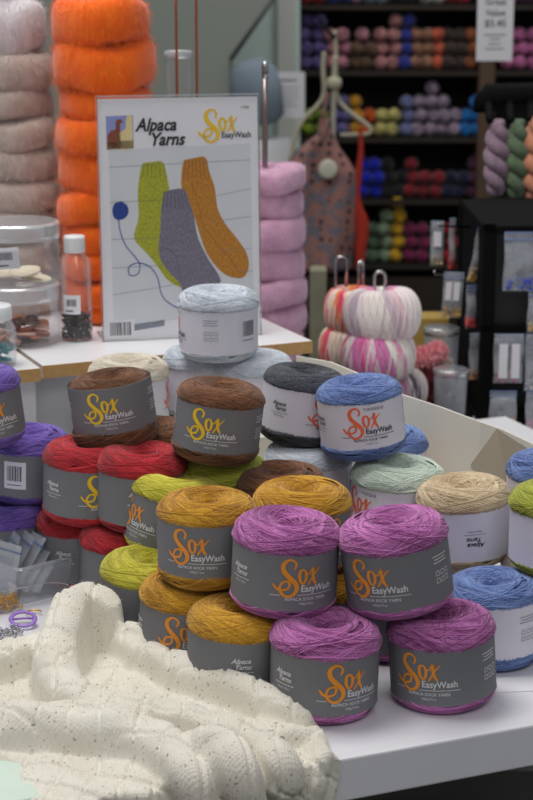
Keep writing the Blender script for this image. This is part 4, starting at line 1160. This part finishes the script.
def cluster(row, colour, cols):
    """cols: (x pixel, how many up)"""
    global bc
    z0 = at(300, rowy[row], YS).z
    for px, n in cols:
        for k in range(n):
            o = inst('yarn_ball', SB[bc % 4], [bmat(colour, *BC[colour])]); bc += 1
            x = at(px + rnd.uniform(-1, 1) + (1.5 if k % 2 else -1), rowy[row] - 20, YS + .06).x
            o.location = (x, YS + .06 + rnd.uniform(-.01, .01), z0 + .026 + k * .049)
            o.rotation_euler = (0, rnd.uniform(0, 6), 0)
            tag(o, '%s yarn ball on the %s visible shelf of the dark unit' % (colour, names_row[row]), 'yarn ball', '%s balls on the %s shelf' % (colour, names_row[row]))
for a in ((0, 'red', ((306, 1), (319, 1))), (0, 'royal blue', ((334, 1), (346, 1))), (0, 'mauve', ((358, 1),)), (0, 'pale blue', ((370, 1), (383, 1))), (0, 'black', ((396, 1), (409, 1))), (0, 'ivory', ((427, 1), (440, 1))), (0, 'red', ((453, 1), (466, 1))),
          (1, 'violet', ((305, 4), (318, 4))), (1, 'pink', ((330, 3), (343, 3))), (1, 'brown', ((356, 2), (368, 2))), (1, 'salmon pink', ((381, 3), (394, 4))), (1, 'royal blue', ((406, 4),)),
          (1, 'tan', ((417, 3), (427, 3))), (1, 'coral', ((438, 3),)), (1, 'dark brown', ((449, 3), (460, 3))), (1, 'rust', ((472, 3),)),
          (2, 'lime', ((308, 2), (321, 2))), (2, 'lilac blue', ((333, 3), (344, 3))), (2, 'golden yellow', ((356, 3),)), (2, 'orange', ((368, 2),)), (2, 'pale yellow', ((381, 2), (393, 2))), (2, 'periwinkle', ((407, 3),)),
          (2, 'lilac grey', ((419, 3), (431, 4), (443, 3), (454, 2))), (2, 'bright blue', ((466, 2), (477, 3))),
          (3, 'teal', ((294, 2), (348, 2))), (3, 'vivid blue', ((364, 3), (376, 3))), (3, 'black', ((388, 3), (400, 2))), (3, 'dark red', ((411, 3), (424, 2), (436, 2))), (3, 'navy', ((449, 2), (461, 2))), (3, 'plum', ((474, 3),)),
          (4, 'moss green', ((372, 3),)), (4, 'sage green', ((385, 4),)), (4, 'yellow', ((397, 5),)), (4, 'magenta', ((410, 3), (423, 3))), (4, 'dark teal', ((436, 3),)), (4, 'red', ((450, 3),)),
          (1, 'orchid pink', ((508, 3), (521, 3), (534, 3))), (1, 'plum', ((547, 4),)), (2, 'golden yellow', ((500, 1),)), (0, 'plum', ((515, 1), (530, 1)))):
    cluster(*a)
for px, n, c in ((362, 1, 'pink'),):
    o = inst('yarn_ball', SB[1], [bmat(c, *BC[c])]); z0 = at(300, rowy[1], YS).z
    o.location = (at(px, 50, YS + .06).x, YS + .06, z0 + .026 + 2 * .049); tag(o, 'pink yarn ball lying on top of two brown balls', 'yarn ball')

# ------------------------------------------------------------------ signs and apron
def sign(px0, px1, py0, py1, Y, lines, label, bh=.0005):
    a = at(px0, py1, Y); c = at(px1, py0, Y); wd = c.x - a.x; h = c.z - a.z
    b = MB(); b.box(0, wd, 0, .003, 0, h, 0)
    P = []
    for s_, y, hh, mi in lines:
        if isinstance(s_, str): text_into(P, s_, wd / 2, y * h, hh * h, mi, bold=.01)
        else: rect_into(P, wd * (.5 - s_ / 2), wd * (.5 + s_ / 2), y * h, (y + hh) * h, mi, .05)
    for vs, fs, mi in P: b.add([(u, -.0006, v) for u, v in vs], fs, mi)
    o = b.build('paper_sign', [M['paper'], M['ink'], M['grey_ink']], smooth=False); o.location = a
    tag(o, label, 'sign'); return o
price_sign = sign(476, 515, -30, 61, 4.4, (('Great', .62, .10, 1), ('Value', .50, .10, 1), ('$5.45', .38, .11, 1), (.62, .28, .018, 2), (.30, .235, .018, 2), (.34, .18, .018, 2), (.52, .125, .018, 2)), 'white hanging price sign before the dark shelf, top right')
sign(272, 305, 72, 118, 5.4, ((.5, .80, .05, 2), (.62, .66, .02, 2), (.58, .56, .02, 2), (.64, .46, .02, 2), (.5, .36, .02, 2), (.6, .26, .02, 2)), 'white paper notice on the pale post left of the apron')
b = MB()
for px in (484, 507):
    a = at(px, -30, 4.4) - price_sign.location; b.tube([a, a + Vector((0, 0, .9))], .0015, 6)
b.build('hanging_string', M['ink'], price_sign)

YA = 5.0
t = empty('hanging_apron', at(328, 268, YA)); c0 = t.location.copy()
outl = [(326, 118), (318, 133), (306, 142), (294, 152), (288, 165), (288, 200), (287, 240), (286, 268), (320, 271), (352, 268), (357, 235), (357, 195), (356, 172), (349, 160), (340, 148), (334, 134), (332, 118)]
m, nt, bs = nodes('rose_fabric_dark_dots')
tc = nt.nodes.new('ShaderNodeTexCoord'); v = nt.nodes.new('ShaderNodeTexVoronoi'); v.inputs['Scale'].default_value = 38; v.inputs['Randomness'].default_value = .35
nt.links.new(tc.outputs['Object'], v.inputs['Vector'])
c1 = ramp2(nt, v.outputs['Distance'], .28, rgb(58, 48, 60), .36, rgb(160, 116, 108))
nn_ = nt.nodes.new('ShaderNodeTexNoise'); nn_.inputs['Scale'].default_value = 30; nt.links.new(tc.outputs['Object'], nn_.inputs['Vector'])
mx = nt.nodes.new('ShaderNodeMix'); mx.data_type = 'RGBA'; nt.links.new(ramp2(nt, nn_.outputs['Fac'], .52, (0, 0, 0, 1), .60, (1, 1, 1, 1)), mx.inputs[0]); nt.links.new(c1, mx.inputs[6]); mx.inputs[7].default_value = rgb(116, 114, 124)
nt.links.new(mx.outputs[2], bs.inputs['Base Color']); bs.inputs['Roughness'].default_value = .9
b = MB(); n = 24; vs = []; fs = []
ys = np.linspace(118, 270, 40)
def side(y, left):
    pts = [p for p in (outl[:8] if left else [outl[i] for i in (16, 15, 14, 13, 12, 11, 10, 9)])]
    yy = [p[1] for p in pts]; xx = [p[0] for p in pts]
    return float(np.interp(y, yy, xx))
for y in ys:
    l, r_ = side(y, True), side(y, False)
    for i in range(n + 1):
        u = i / n; px = l + (r_ - l) * u
        vs.append(at(px, y, YA) - c0 + Vector((0, .018 * math.sin(u * 9 + y * .02) * min(1, (y - 110) / 60) - .03 * math.sin(PI * u), 0)))
for j in range(len(ys) - 1):
    for i in range(n):
        k = j * (n + 1) + i; fs.append((k, k + n + 1, k + n + 2, k + 1))
b.add(vs, fs); o = b.build('fabric_body', m, t); so = o.modifiers.new('solid', 'SOLIDIFY'); so.thickness = .006
cords = plain('cream_cotton_cord', rgb(186, 180, 158), .9, noise=.15, nscale=100)
def cord(pts, r, label, name='cord', mt=None, par=None):
    b = MB(); c = catmull([tuple(at(x, y, Y_) - c0) for x, y, Y_ in pts], 6); b.tube(c, r, 8); return b.build(name, mt or cords, par or t)
b = MB(); p = at(328, 169, YA - .06) - c0
b.lathe([(0, -.004), (.020, -.004), (.026, -.001), (.026, .003), (.022, .005), (0, .004)], 32, M=Matrix.Translation(p) @ Matrix.Rotation(R(90), 4, 'X')); b.build('round_badge', plain('cream_badge', rgb(210, 208, 190), .6), t)
cord([(324, 52, YA), (323, 70, YA), (324, 92, YA), (318, 105, YA), (300, 125, YA), (290, 160, YA)], .0065, '', 'strap')
cord([(335, 56, YA), (334, 80, YA), (334, 92, YA), (333, 120, YA), (332, 155, YA - .02)], .007, '', 'strap')
cord([(328, 92, YA), (322, 120, YA), (318, 148, YA)], .007, '', 'strap', m)
b = MB(); b.lathe([(0, -.02), (.018, -.014), (.022, 0), (.018, .014), (0, .02)], 16, M=Matrix.Translation(at(334, 83, YA) - c0)); b.build('knot', cords, t)
tag(t, 'rose patterned fabric apron with cream cord straps and round badge hanging before the shelf', 'apron')
t2 = empty('wire_hanger', at(350, 118, YA + .03)); c0 = t2.location.copy()
cord([(335, 30, YA + .03), (336, 60, YA + .03), (337, 96, YA + .03), (350, 112, YA + .03), (366, 124, YA + .03), (371, 130, YA + .03), (366, 134, YA + .03), (340, 135, YA + .03)], .006, '', 'hanger_bar', cords, t2)
tag(t2, 'cream covered hanger behind the apron', 'hanger')
p = [(360, 128), (361, 150), (358, 175), (355, 200), (362, 225), (360, 255), (360, 268)]
b = MB(); Yq = YA + .01; org = at(361, 266, Yq)
wds = [.006, .009, .013, .020, .025, .018, .016]
pts = catmull([tuple(at(x, y, Yq) - org) + (w_,) for (x, y), w_ in zip(p, wds)], 5)
vs = []; fs = []
for x, y, z, w_ in pts:
    for k in range(10):
        q = 2 * PI * k / 10; vs.append((x + w_ * .8 * math.cos(q), y + .008 * math.sin(q), z))
for i in range(len(pts) - 1):
    for k in range(10): fs.append((i * 10 + k, i * 10 + (k + 1) % 10, (i + 1) * 10 + (k + 1) % 10, (i + 1) * 10 + k))
b.add(vs, fs); o = b.build('red_ribbon', plain('orange_red_cloth', rgb(178, 48, 26), .8, noise=.1)); o.location = org
tag(o, 'orange red cloth ribbon hanging from the hanger beside the apron', 'ribbon')
b = MB(); ya = at(334, 38, YA + .03)
b.tube([Vector((0, YS - YA - .03, 0)), Vector((0, 0, 0)), Vector((0, -.01, .006))], .006, 8)
o = b.build('hanging_hook', M['black']); o.location = ya
tag(o, 'dark arm reaching out from the shelf unit above the apron', 'hook')
# blurred pale blue padded thing behind the poster
b = MB(); a = at(256, 90, 5.3)
b.lathe([(0, -.14), (.05, -.14), (.075, -.11), (.08, 0), (.07, .08), (.035, .12), (0, .125)], 24)
o = b.build('padded_cushion', plain('dusty_blue_cloth', rgb(124, 138, 152), .9, noise=.12, nscale=12)); o.location = a; o.scale = (.95, .8, .72); o.rotation_euler = (0, R(-8), 0)
tag(o, 'dusty blue padded cushion out of focus left of the pale post', 'cushion')
b = MB(); b.box(-.1, .1, -.08, .08, 0, a.z - .14); o = b.build('display_pedestal', M['plinth']); o.location = (a.x, 5.3, 0); tag(o, 'grey pedestal under the dusty blue cushion', 'pedestal')
# greenish shelf stub and low things between pink hanks and hooks
b = MB(); a = at(318, 352, 3.5); b.box(-.016, .016, -.03, .03, 0, at(318, 268, 3.5).z)
o = b.build('wooden_post', plain('weathered_green_grey_wood', rgb(130, 128, 108), .8, noise=.35, nscale=25), smooth=False, bevel=.002); o.location = (at(318, 300, 3.5).x, 3.5, 0); tag(o, 'weathered wooden post behind the pink mohair', 'post')

# ------------------------------------------------------------------ clear tub with zip bags, stitch markers
def S(px, py, z=0.0): return atz(px, py, TZ + z)
f0 = S(18, 609); f1 = S(82, 592)
ta = math.atan2((f1 - f0).y, (f1 - f0).x)
t = empty('plastic_tub', f0, (0, 0, ta)); W_, D_, H_ = (f1 - f0).length, .090, .043
def rrect(w0, d0, r, n=6, ox=0, oy=0):
    out = []
    for cx_, cy_, a0 in ((w0 - r, r, -90), (w0 - r, d0 - r, 0), (r, d0 - r, 90), (r, r, 180)):
        for i in range(n + 1):
            a = R(a0 + 90 * i / n); out.append((ox + cx_ + r * math.cos(a), oy + cy_ + r * math.sin(a)))
    return out
def tubwall(levels, m, name, par, floor=True):
    b = MB(); vs = []; fs = []; k = 0
    for (ins, z) in levels:
        L = rrect(W_ - 2 * ins, D_ - 2 * ins, .012, ox=ins, oy=ins); k = len(L); vs += [(x, y, z) for x, y in L]
    for i in range(len(levels) - 1):
        for j in range(k): fs.append((i * k + j, i * k + (j + 1) % k, (i + 1) * k + (j + 1) % k, (i + 1) * k + j))
    if floor: fs.append(tuple(range(k))[::-1])
    b.add(vs, fs); return b.build(name, m, par)
tubwall([(.006, .001), (.004, .004), (.0, H_)], M['tub'], 'tub_body', t)
tubwall([(0, H_), (-.003, H_), (-.0035, H_ + .001), (-.003, H_ + .003), (0, H_ + .003), (.0015, H_ + .001), (0, H_)], M['cap_clear'], 'rim', t, False)
tag(t, 'milky clear plastic tub on the table at the left, filled with zip bags', 'tub')
TBM = Matrix.Translation(f0) @ Matrix.Rotation(ta, 4, 'Z')
for i, (x, y, tilt, h) in enumerate(((.008, .060, 24, .066), (.014, .054, 30, .068), (.020, .047, 34, .068), (.027, .040, 38, .068), (.033, .03, 42, .064), (.006, .040, 15, .056))):
    p = TBM @ Vector((x, y, .006)); o = empty('zip_bag', p, (0, R(tilt), ta - .3 + .1 * i))
    b = MB(); n = 8
    for s_ in (-1, 1):
        vs = [((v_ / n) * .0 + s_ * .0012 * math.sin(PI * u_ / n), (u_ / n - .5) * .034, v_ / n * h) for u_ in range(n + 1) for v_ in range(n + 1)]
        fs = [(u_ * (n + 1) + v_, (u_ + 1) * (n + 1) + v_, (u_ + 1) * (n + 1) + v_ + 1, u_ * (n + 1) + v_ + 1) for u_ in range(n) for v_ in range(n)]
        b.add(vs, fs)
    b.build('bag_body', M['zipbag'], o)
    b = MB(); b.box(-.0014, .0014, -.017, .017, h * .84, h * .87); b.build('zip_strip', M['zip'], o, smooth=False)
    b = MB(); b.box(-.0006, .0006, -.011, .011, h * .2, h * .6); b.build('paper_insert', M['paper'], o, smooth=False)
    tag(o, 'small clear zip bag standing tilted in the tub', 'bag', 'zip bags in the tub')
b = MB(); P_ = []
for k in range(13):
    q = R(-75 + 150 * k / 12)
    P_.append((.0, .017 * math.sin(q) + 0, .024 * math.cos(q)))
b.tube(P_, .0045, 10)
b.box(-.004, .004, -.0165, .0165, -.022, .006)
o = b.build('dark_pouch', plain('dark_green_grey_cloth', rgb(56, 62, 62), .8, noise=.1)); p = TBM @ Vector((.058, .066, .030)); o.location = p; o.rotation_euler = (0, 0, R(70)); tag(o, 'dark rounded pouch standing at the back of the tub', 'pouch')
# small clear box with gold rings at the left edge
g0 = S(-6, 618); t = empty('clear_box', g0, (0, 0, ta)); W_, D_, H_ = .036, .034, .026
W_ = (S(25, 612) - S(-8, 616)).length
tubwall([(.003, .001), (.001, .003), (.0, H_)], M['plastic'], 'box_body', t)
tubwall([(0, H_), (-.0018, H_), (-.0018, H_ + .002), (0, H_ + .002)], M['acrylic'], 'rim', t, False)
tag(t, 'small clear box with golden findings at the left edge before the tub', 'box')
gold = plain('gold_findings', rgb(220, 170, 60), .3, metal=.8, noise=.3, nscale=150); silver = plain('silver_findings', rgb(190, 190, 195), .25, metal=.9)
rnd = random.Random(14)
def bits(name, org, m, n, sx, sy, sz, label, r=.0022):
    b = MB()
    for i in range(n):
        Mx = Matrix.Translation((rnd.uniform(0, sx), rnd.uniform(0, sy), rnd.uniform(.001, sz))) @ Matrix.Rotation(rnd.uniform(0, 3), 4, 'X') @ Matrix.Rotation(rnd.uniform(0, 3), 4, 'Y')
        prof = [(r + .0005 * math.cos(q), .0005 * math.sin(q)) for q in np.linspace(0, 2 * PI, 6)[:-1]]
        b.lathe(prof, 12, M=Mx, closed=True)
    o = b.build(name, m); o.location = org; o.rotation_euler = (0, 0, ta); tag(o, label, 'findings', kind='stuff')
bits('gold_rings', g0 + Vector((.004, .006, .002)), gold, 110, W_ - .008, .024, .014, 'heap of tiny gold rings inside the small clear box')
bits('silver_rings', S(2, 648) + Vector((-.02, .0, .001)), silver, 120, .05, .022, .007, 'scatter of silver jump rings beside the purple stitch markers')
# wire loop across the tub front
b = MB(); c = catmull([tuple(S(x, y, z)) for x, y, z in ((-14, 598, .022), (0, 592, .024), (20, 588, .024), (45, 583, .022), (66, 584, .018), (74, 592, .012))], 6); o0 = Vector(c[0]); b.tube([Vector(q) - o0 for q in c], .0006, 6)
o = b.build('clear_thread', M['cap_clear']); o.location = o0; tag(o, 'thin translucent cable of a knitting needle lying across the tub front', 'cable')
pm = plain('lilac_plastic', rgb(150, 112, 200), .4, noise=.05)
def marker(px, py, r, rot, label, m=pm):
    p = S(px, py, .008); t = empty('stitch_marker', p, rot)
    b = MB(); prof = [(r + .0022 * math.cos(q), .0014 * math.sin(q)) for q in np.linspace(0, 2 * PI, 9)[:-1]]
    b.lathe(prof, 40, closed=True, fn=lambda p_, a, j: Vector((p_.x * 1.15, p_.y, p_.z))); b.build('ring', m, t)
    b = MB(); b.tube([(-r * 1.0, -r * .45, 0), (0, 0, .001), (r * 1.0, r * .45, 0)], .0012, 8); b.build('bar', m, t)
    tag(t, label, 'stitch marker')
marker(23, 619, .0115, (R(18), R(6), R(-20)), 'lilac ring shaped stitch counter lying against the sweater')
b = MB(); b.tube([(math.cos(q) * .008, math.sin(q) * .006, 0) for q in np.linspace(0, 5, 16)], .0009, 6); o = b.build('gold_ring', gold); o.location = S(34, 612, .004); tag(o, 'golden open ring at the right of the lilac stitch counter', 'ring')

# ------------------------------------------------------------------ cream tweed sweater
def pq(px, py, z=0.0):
    """pixel -> table coordinates along the front edge (p) and back from it (q)"""
    w_ = atz(px, py, TZ + z)
    d = w_ - E0; q = d.x * tnor.x + d.y * tnor.y
    if q < 0:       # hanging down the front: meet the vertical plane just outside the edge
        o_ = Vector((0, 0, CAMZ)); dr_ = (w_ - o_)
        k = ((E0 - o_).x * tnor.x + (E0 - o_).y * tnor.y - .012) / (dr_.x * tnor.x + dr_.y * tnor.y)
        h_ = o_ + dr_ * k; d = h_ - E0
        return d.x * tdir.x + d.y * tdir.y, -(TZ - h_.z)
    return d.x * tdir.x + d.y * tdir.y, q
foot = [pq(*a) for a in ((-60, 700, .0), (-20, 668, .0), (0, 655, .0), (20, 643, .0), (42, 636, .0), (60, 627, 0), (78, 624, .0), (94, 628, .0), (108, 638, .0), (122, 648, .0), (148, 654, .0), (175, 666, .0), (192, 675, .0), (225, 686, 0), (255, 696, .0), (290, 708, .0), (314, 717, .0), (317, 724, 0), (325, 740, 0), (333, 756, 0))]
foot += [(foot[-1][0] + .004, -.012), (foot[-1][0] - .004, -.045), (foot[-1][0] - .03, -.16), (-.42, -.12), (pq(34, 812)[0], .0), pq(18, 785), pq(0, 768), pq(-60, 760)]
FP = np.array(foot)
def sdf(Pp):
    n = len(FP); d = np.full(len(Pp), 1e9); ins = np.zeros(len(Pp), bool)
    for i in range(n):
        a, b_ = FP[i], FP[(i + 1) % n]; e = b_ - a; w_ = Pp - a
        t_ = np.clip((w_ @ e) / (e @ e), 0, 1); d = np.minimum(d, np.linalg.norm(w_ - t_[:, None] * e, axis=1))
        c_ = ((a[1] <= Pp[:, 1]) & (b_[1] > Pp[:, 1])) | ((b_[1] <= Pp[:, 1]) & (a[1] > Pp[:, 1]))
        xx = a[0] + (Pp[:, 1] - a[1]) / (e[1] if abs(e[1]) > 1e-9 else 1e-9) * e[0]
        ins ^= c_ & (Pp[:, 0] < xx)
    return np.where(ins, d, -d)
def pl_dist(Pp, line):
    """distance to a polyline and the interpolated third value"""
    best = np.full(len(Pp), 1e9); val = np.zeros(len(Pp)); sid = np.zeros(len(Pp))
    L = np.array(line)
    for i in range(len(L) - 1):
        a, b_ = L[i, :2], L[i + 1, :2]; e = b_ - a; w_ = Pp - a
        t_ = np.clip((w_ @ e) / (e @ e + 1e-12), 0, 1); d = np.linalg.norm(w_ - t_[:, None] * e, axis=1)
        m_ = d < best; best = np.where(m_, d, best); val = np.where(m_, L[i, 2] + (L[i + 1, 2] - L[i, 2]) * t_, val)
    return best, val
def ridge(pts, wd):
    return ([pq(x, y, z) + (h,) for x, y, z, h in pts], wd)
def tb(pts, n=6): return [tuple(c) for c in catmull([pq(x, y, z) + (z * 1.15 + .006, r * .86) for x, y, z, r in pts], n)]
TUBES = [
 tb([(110, 622, .036, .018), (100, 614, .042, .021), (85, 612, .044, .024), (72, 622, .040, .025), (64, 640, .032, .026), (58, 658, .022, .027), (56, 676, .018, .028), (66, 700, .014, .027), (104, 717, .013, .024), (155, 722, .014, .021), (202, 731, .014, .019), (240, 744, .012, .019), (268, 760, .008, .020), (284, 782, .004, .022)]),
 tb([(122, 652, .010, .014), (150, 665, .012, .019), (195, 684, .012, .021), (240, 699, .011, .021), (282, 714, .009, .018), (303, 722, .006, .013)]),
 tb([(118, 640, .020, .011), (146, 644, .022, .012), (174, 664, .010, .012)]),
 tb([(-40, 664, .012, .02), (0, 668, .014, .024), (30, 660, .012, .022), (48, 652, .012, .02)]),
 tb([(-30, 742, .004, .030), (40, 738, .006, .034), (100, 740, .008, .033), (150, 752, .008, .030), (184, 776, .006, .026), (204, 806, .0, .024)]),
 tb([(312, 742, -.002, .016), (318, 762, -.002, .014), (312, 800, -.002, .014)]),
 tb([(255, 748, .004, .014), (290, 745, .004, .015), (312, 748, .002, .012)]),
]
CUFF = tb([(196, 752, .016, .017), (208, 755, .018, .020), (222, 764, .018, .021), (236, 780, .014, .021), (246, 800, .008, .021)])
def tube_top(Pp, line):
    L = np.array(line); top = np.full(len(Pp), -1.0); arc = np.zeros(len(Pp)); dd = np.full(len(Pp), 1e9); cum = 0
    for i in range(len(L) - 1):
        a, b_ = L[i], L[i + 1]; e = b_[:2] - a[:2]; w_ = Pp - a[:2]; el = np.linalg.norm(e)
        t_ = np.clip((w_ @ e) / (e @ e + 1e-12), 0, 1); d = np.linalg.norm(w_ - t_[:, None] * e, axis=1)
        z = a[2] + (b_[2] - a[2]) * t_; r_ = a[3] + (b_[3] - a[3]) * t_
        q = np.clip(1 - (d / r_) ** 2, 0, None)
        top = np.maximum(top, np.where(q > 0, z * np.clip(q * 8, 0, 1) + .92 * r_ * np.sqrt(q), -1))
        m_ = d < dd; dd = np.where(m_, d, dd); arc = np.where(m_, cum + t_ * el, arc); cum += el
    return top, arc, dd
def smax(a, b_, k):
    h_ = np.clip(.5 + .5 * (a - b_) / k, 0, 1); return b_ * (1 - h_) + a * h_ + k * h_ * (1 - h_)
dp = .0015
ps = np.arange(-.46, .075, dp); qs = np.arange(-.10, .46, dp)
GP, GQ = np.meshgrid(ps, qs, indexing='ij'); PP = np.stack([GP.ravel(), GQ.ravel()], 1)
D = sdf(PP)
e_ = np.clip(D / .016, 0, 1); edge = np.sqrt(np.clip(1 - (1 - e_) ** 2, 0, 1))
h = .007 * edge
for L in TUBES:
    tt, _, _ = tube_top(PP, L); h = smax(h, tt, .004)
h = np.where(D > .001, h, np.minimum(h, .008 * edge + .004))
tt, arc, dd = tube_top(PP, CUFF)
cuffm = (tt > h)
h = smax(h, tt, .0015) + np.where(cuffm, .0011 * np.sin(arc * 2 * PI / .0075) * np.sin(dd * 2 * PI / .008 + 1), 0)
Hg = h.reshape(len(ps), len(qs))
for _ in range(3):
    Hp = np.pad(Hg, 1, mode='edge'); Hg = (Hp[:-2, 1:-1] + Hp[2:, 1:-1] + Hp[1:-1, :-2] + Hp[1:-1, 2:] + 2 * Hg) / 6
h = Hg.ravel()
a1, a2 = PP[:, 0], PP[:, 1]
h += edge * (.0030 * np.sin(a1 * 62 + 2 * np.sin(a2 * 38)) * np.cos(a2 * 55 + 1.5 * np.sin(a1 * 30)) + .0014 * np.sin(a1 * 120 + a2 * 80 + 2 * np.sin(a2 * 60)))
# knitted lattice of sunk travelling lines, and stitches
uu = a1 * math.cos(.15) + a2 * math.sin(.15); vv = -a1 * math.sin(.15) + a2 * math.cos(.15)
wu = uu + .004 * np.sin(vv * 60); wv_ = vv + .004 * np.sin(uu * 50)
def saw(x, p_): return np.abs(((x / p_) % 1) - .5) * p_
g1 = saw(wu + wv_ * .8, .040); g2 = saw(wu - wv_ * .8, .040)
h -= edge * .0027 * (np.exp(-(g1 / .0026) ** 2) + np.exp(-(g2 / .0026) ** 2))
h += edge * .0007 * (np.exp(-((g1 - .004) / .0022) ** 2) + np.exp(-((g2 - .004) / .0022) ** 2))
h += edge * .00025 * np.sin(uu * 2 * PI / .0042 + 1.3 * np.abs(((vv / .0048) % 1) - .5) * 4)
h = np.maximum(h, .0008)
org = E0 + Vector((0, 0, 0)); V3 = np.zeros((len(PP), 3))
hang = np.clip(-a2, 0, None); rr_ = .006
on = np.clip(a2, -0.0, None)
td = np.array(tdir); tn = np.array(tnor)
# round over the table edge
ang_ = np.clip((rr_ * 1.57 - np.clip(a2 + rr_ * .785, 0, rr_ * 1.57)) / rr_, 0, PI / 2)
nrm_q = -np.sin(ang_); nrm_z = np.cos(ang_)
bq = np.where(a2 > rr_ * .785, a2, np.where(a2 < -rr_ * .785, -.0005, 0)); bz = np.where(a2 < -rr_ * .785, a2, 0)
V3 = np.outer(a1, td) + np.outer(bq + nrm_q * h, tn); V3[:, 2] = bz + nrm_z * h
keep = D > -.0005
idx = -np.ones(len(PP), int); idx[keep] = np.arange(keep.sum())
nq = len(qs); I = np.arange(len(PP)).reshape(len(ps), nq)
quads = np.stack([I[:-1, :-1], I[1:, :-1], I[1:, 1:], I[:-1, 1:]], -1).reshape(-1, 4)
ok = keep[quads].all(1); quads = idx[quads[ok]]
sb = MB(); sb.add(V3[keep].tolist(), [tuple(int(i) for i in f) for f in quads])
uvp = PP[keep]
# loose fibres all over
rng = np.random.RandomState(6); src = V3[keep]; hv = []; hf = []; k = 0
for i in rng.choice(len(src), 16000):
    d = rng.normal(size=3); d[2] = abs(d[2]) * .8 + .1; d /= np.linalg.norm(d); L_ = rng.uniform(.002, .008)
    wv = np.cross(d, rng.normal(size=3)); wv = wv / np.linalg.norm(wv) * .00008
    hv += [src[i] - wv, src[i] + wv, src[i] + d * L_]; hf.append((k, k + 1, k + 2)); k += 3
sb.add([tuple(q) for q in hv], hf)
m, nt, bs = nodes('cream_tweed_knit'); L = nt.links
tc = nt.nodes.new('ShaderNodeTexCoord')
n1 = nt.nodes.new('ShaderNodeTexNoise'); n1.inputs['Scale'].default_value = 330; n1.inputs['Detail'].default_value = 0; L.new(tc.outputs['Object'], n1.inputs['Vector'])
n2 = nt.nodes.new('ShaderNodeTexNoise'); n2.inputs['Scale'].default_value = 18; L.new(tc.outputs['Object'], n2.inputs['Vector'])
fl = ramp2(nt, n1.outputs['Fac'], .735, (0, 0, 0, 1), .79, (.75, .75, .75, 1))
fc = ramp2(nt, n2.outputs['Fac'], .45, rgb(120, 108, 102), .55, rgb(176, 134, 92))
bc_ = ramp2(nt, n2.outputs['Fac'], .3, rgb(224, 218, 204), .7, rgb(233, 229, 218))
mx = nt.nodes.new('ShaderNodeMix'); mx.data_type = 'RGBA'; L.new(fl, mx.inputs[0]); L.new(bc_, mx.inputs[6]); L.new(fc, mx.inputs[7]); L.new(mx.outputs[2], bs.inputs['Base Color'])
bs.inputs['Roughness'].default_value = .95; bs.inputs['Sheen Weight'].default_value = .3; bs.inputs['Specular IOR Level'].default_value = .15
n3 = nt.nodes.new('ShaderNodeTexNoise'); n3.inputs['Scale'].default_value = 480; n3.inputs['Detail'].default_value = 3; L.new(tc.outputs['Object'], n3.inputs['Vector'])
hs = []
for ang in (35, -35):
    mp = nt.nodes.new('ShaderNodeMapping'); mp.inputs['Rotation'].default_value = (0, 0, R(ang) + tang + .15); L.new(tc.outputs['Object'], mp.inputs[0])
    wv2 = nt.nodes.new('ShaderNodeTexWave'); wv2.inputs['Scale'].default_value = 115; wv2.inputs['Distortion'].default_value = 1.2; wv2.inputs['Detail'].default_value = 1; wv2.inputs['Detail Scale'].default_value = 2
    L.new(mp.outputs[0], wv2.inputs[0]); hs.append(wv2.outputs['Fac'])
mul = nt.nodes.new('ShaderNodeMath'); mul.operation = 'MULTIPLY'; L.new(hs[0], mul.inputs[0]); L.new(hs[1], mul.inputs[1])
ad = nt.nodes.new('ShaderNodeMath'); ad.operation = 'ADD'; L.new(mul.outputs[0], ad.inputs[0]); L.new(n3.outputs['Fac'], ad.inputs[1])
bp = nt.nodes.new('ShaderNodeBump'); bp.inputs['Strength'].default_value = .5; bp.inputs['Distance'].default_value = .0010; L.new(ad.outputs[0], bp.inputs['Height']); L.new(bp.outputs['Normal'], bs.inputs['Normal'])
o = sb.build('knitted_sweater', m); o.location = E0
tag(o, 'cream flecked knitted sweater heaped over the front left of the table', 'sweater')

# ------------------------------------------------------------------ small things: price slip, things below the table
a = S(470, 690); b = MB(); b.box(0, .09, 0, .035, 0, .0006); o = b.build('price_slip', M['paper'], smooth=False); o.location = a + Vector((0, -.01, .0002)); o.rotation_euler = (0, 0, R(-16) + tang)
tag(o, 'white paper slip lying flat on the table at the right', 'paper')
t = empty('storage_crate', (0.12, 2.2, 0)); b = MB(); b.box(-.2, .5, -.2, .2, 0, .30); b.build('crate_body', plain('dark_grey_crate', rgb(58, 60, 56), .7, noise=.3, nscale=20), t, smooth=False, bevel=.005)
tag(t, 'dark crate on the floor under the table', 'crate')
b = MB(); b.lathe([(0, 0), (.05, 0), (.06, .02), (.055, .05), (0, .055)], 24); o = b.build('teal_cloth', plain('teal_cloth', rgb(40, 130, 140), .8, noise=.2)); o.location = (0.13, 2.10, .30); tag(o, 'teal bundle lying on the dark crate under the table', 'cloth')
b = MB(); b.box(0, .07, 0, .10, 0, .004); o = b.build('folded_cloth', plain('pale_mint_cloth', rgb(206, 222, 210), .9, noise=.03), smooth=False, bevel=.002); o.location = S(-40, 815, 0) + Vector((0, 0, .0)); o.rotation_euler = (0, 0, tang)
tag(o, 'pale mint cloth peeking out under the sweater at the lower left corner', 'cloth')
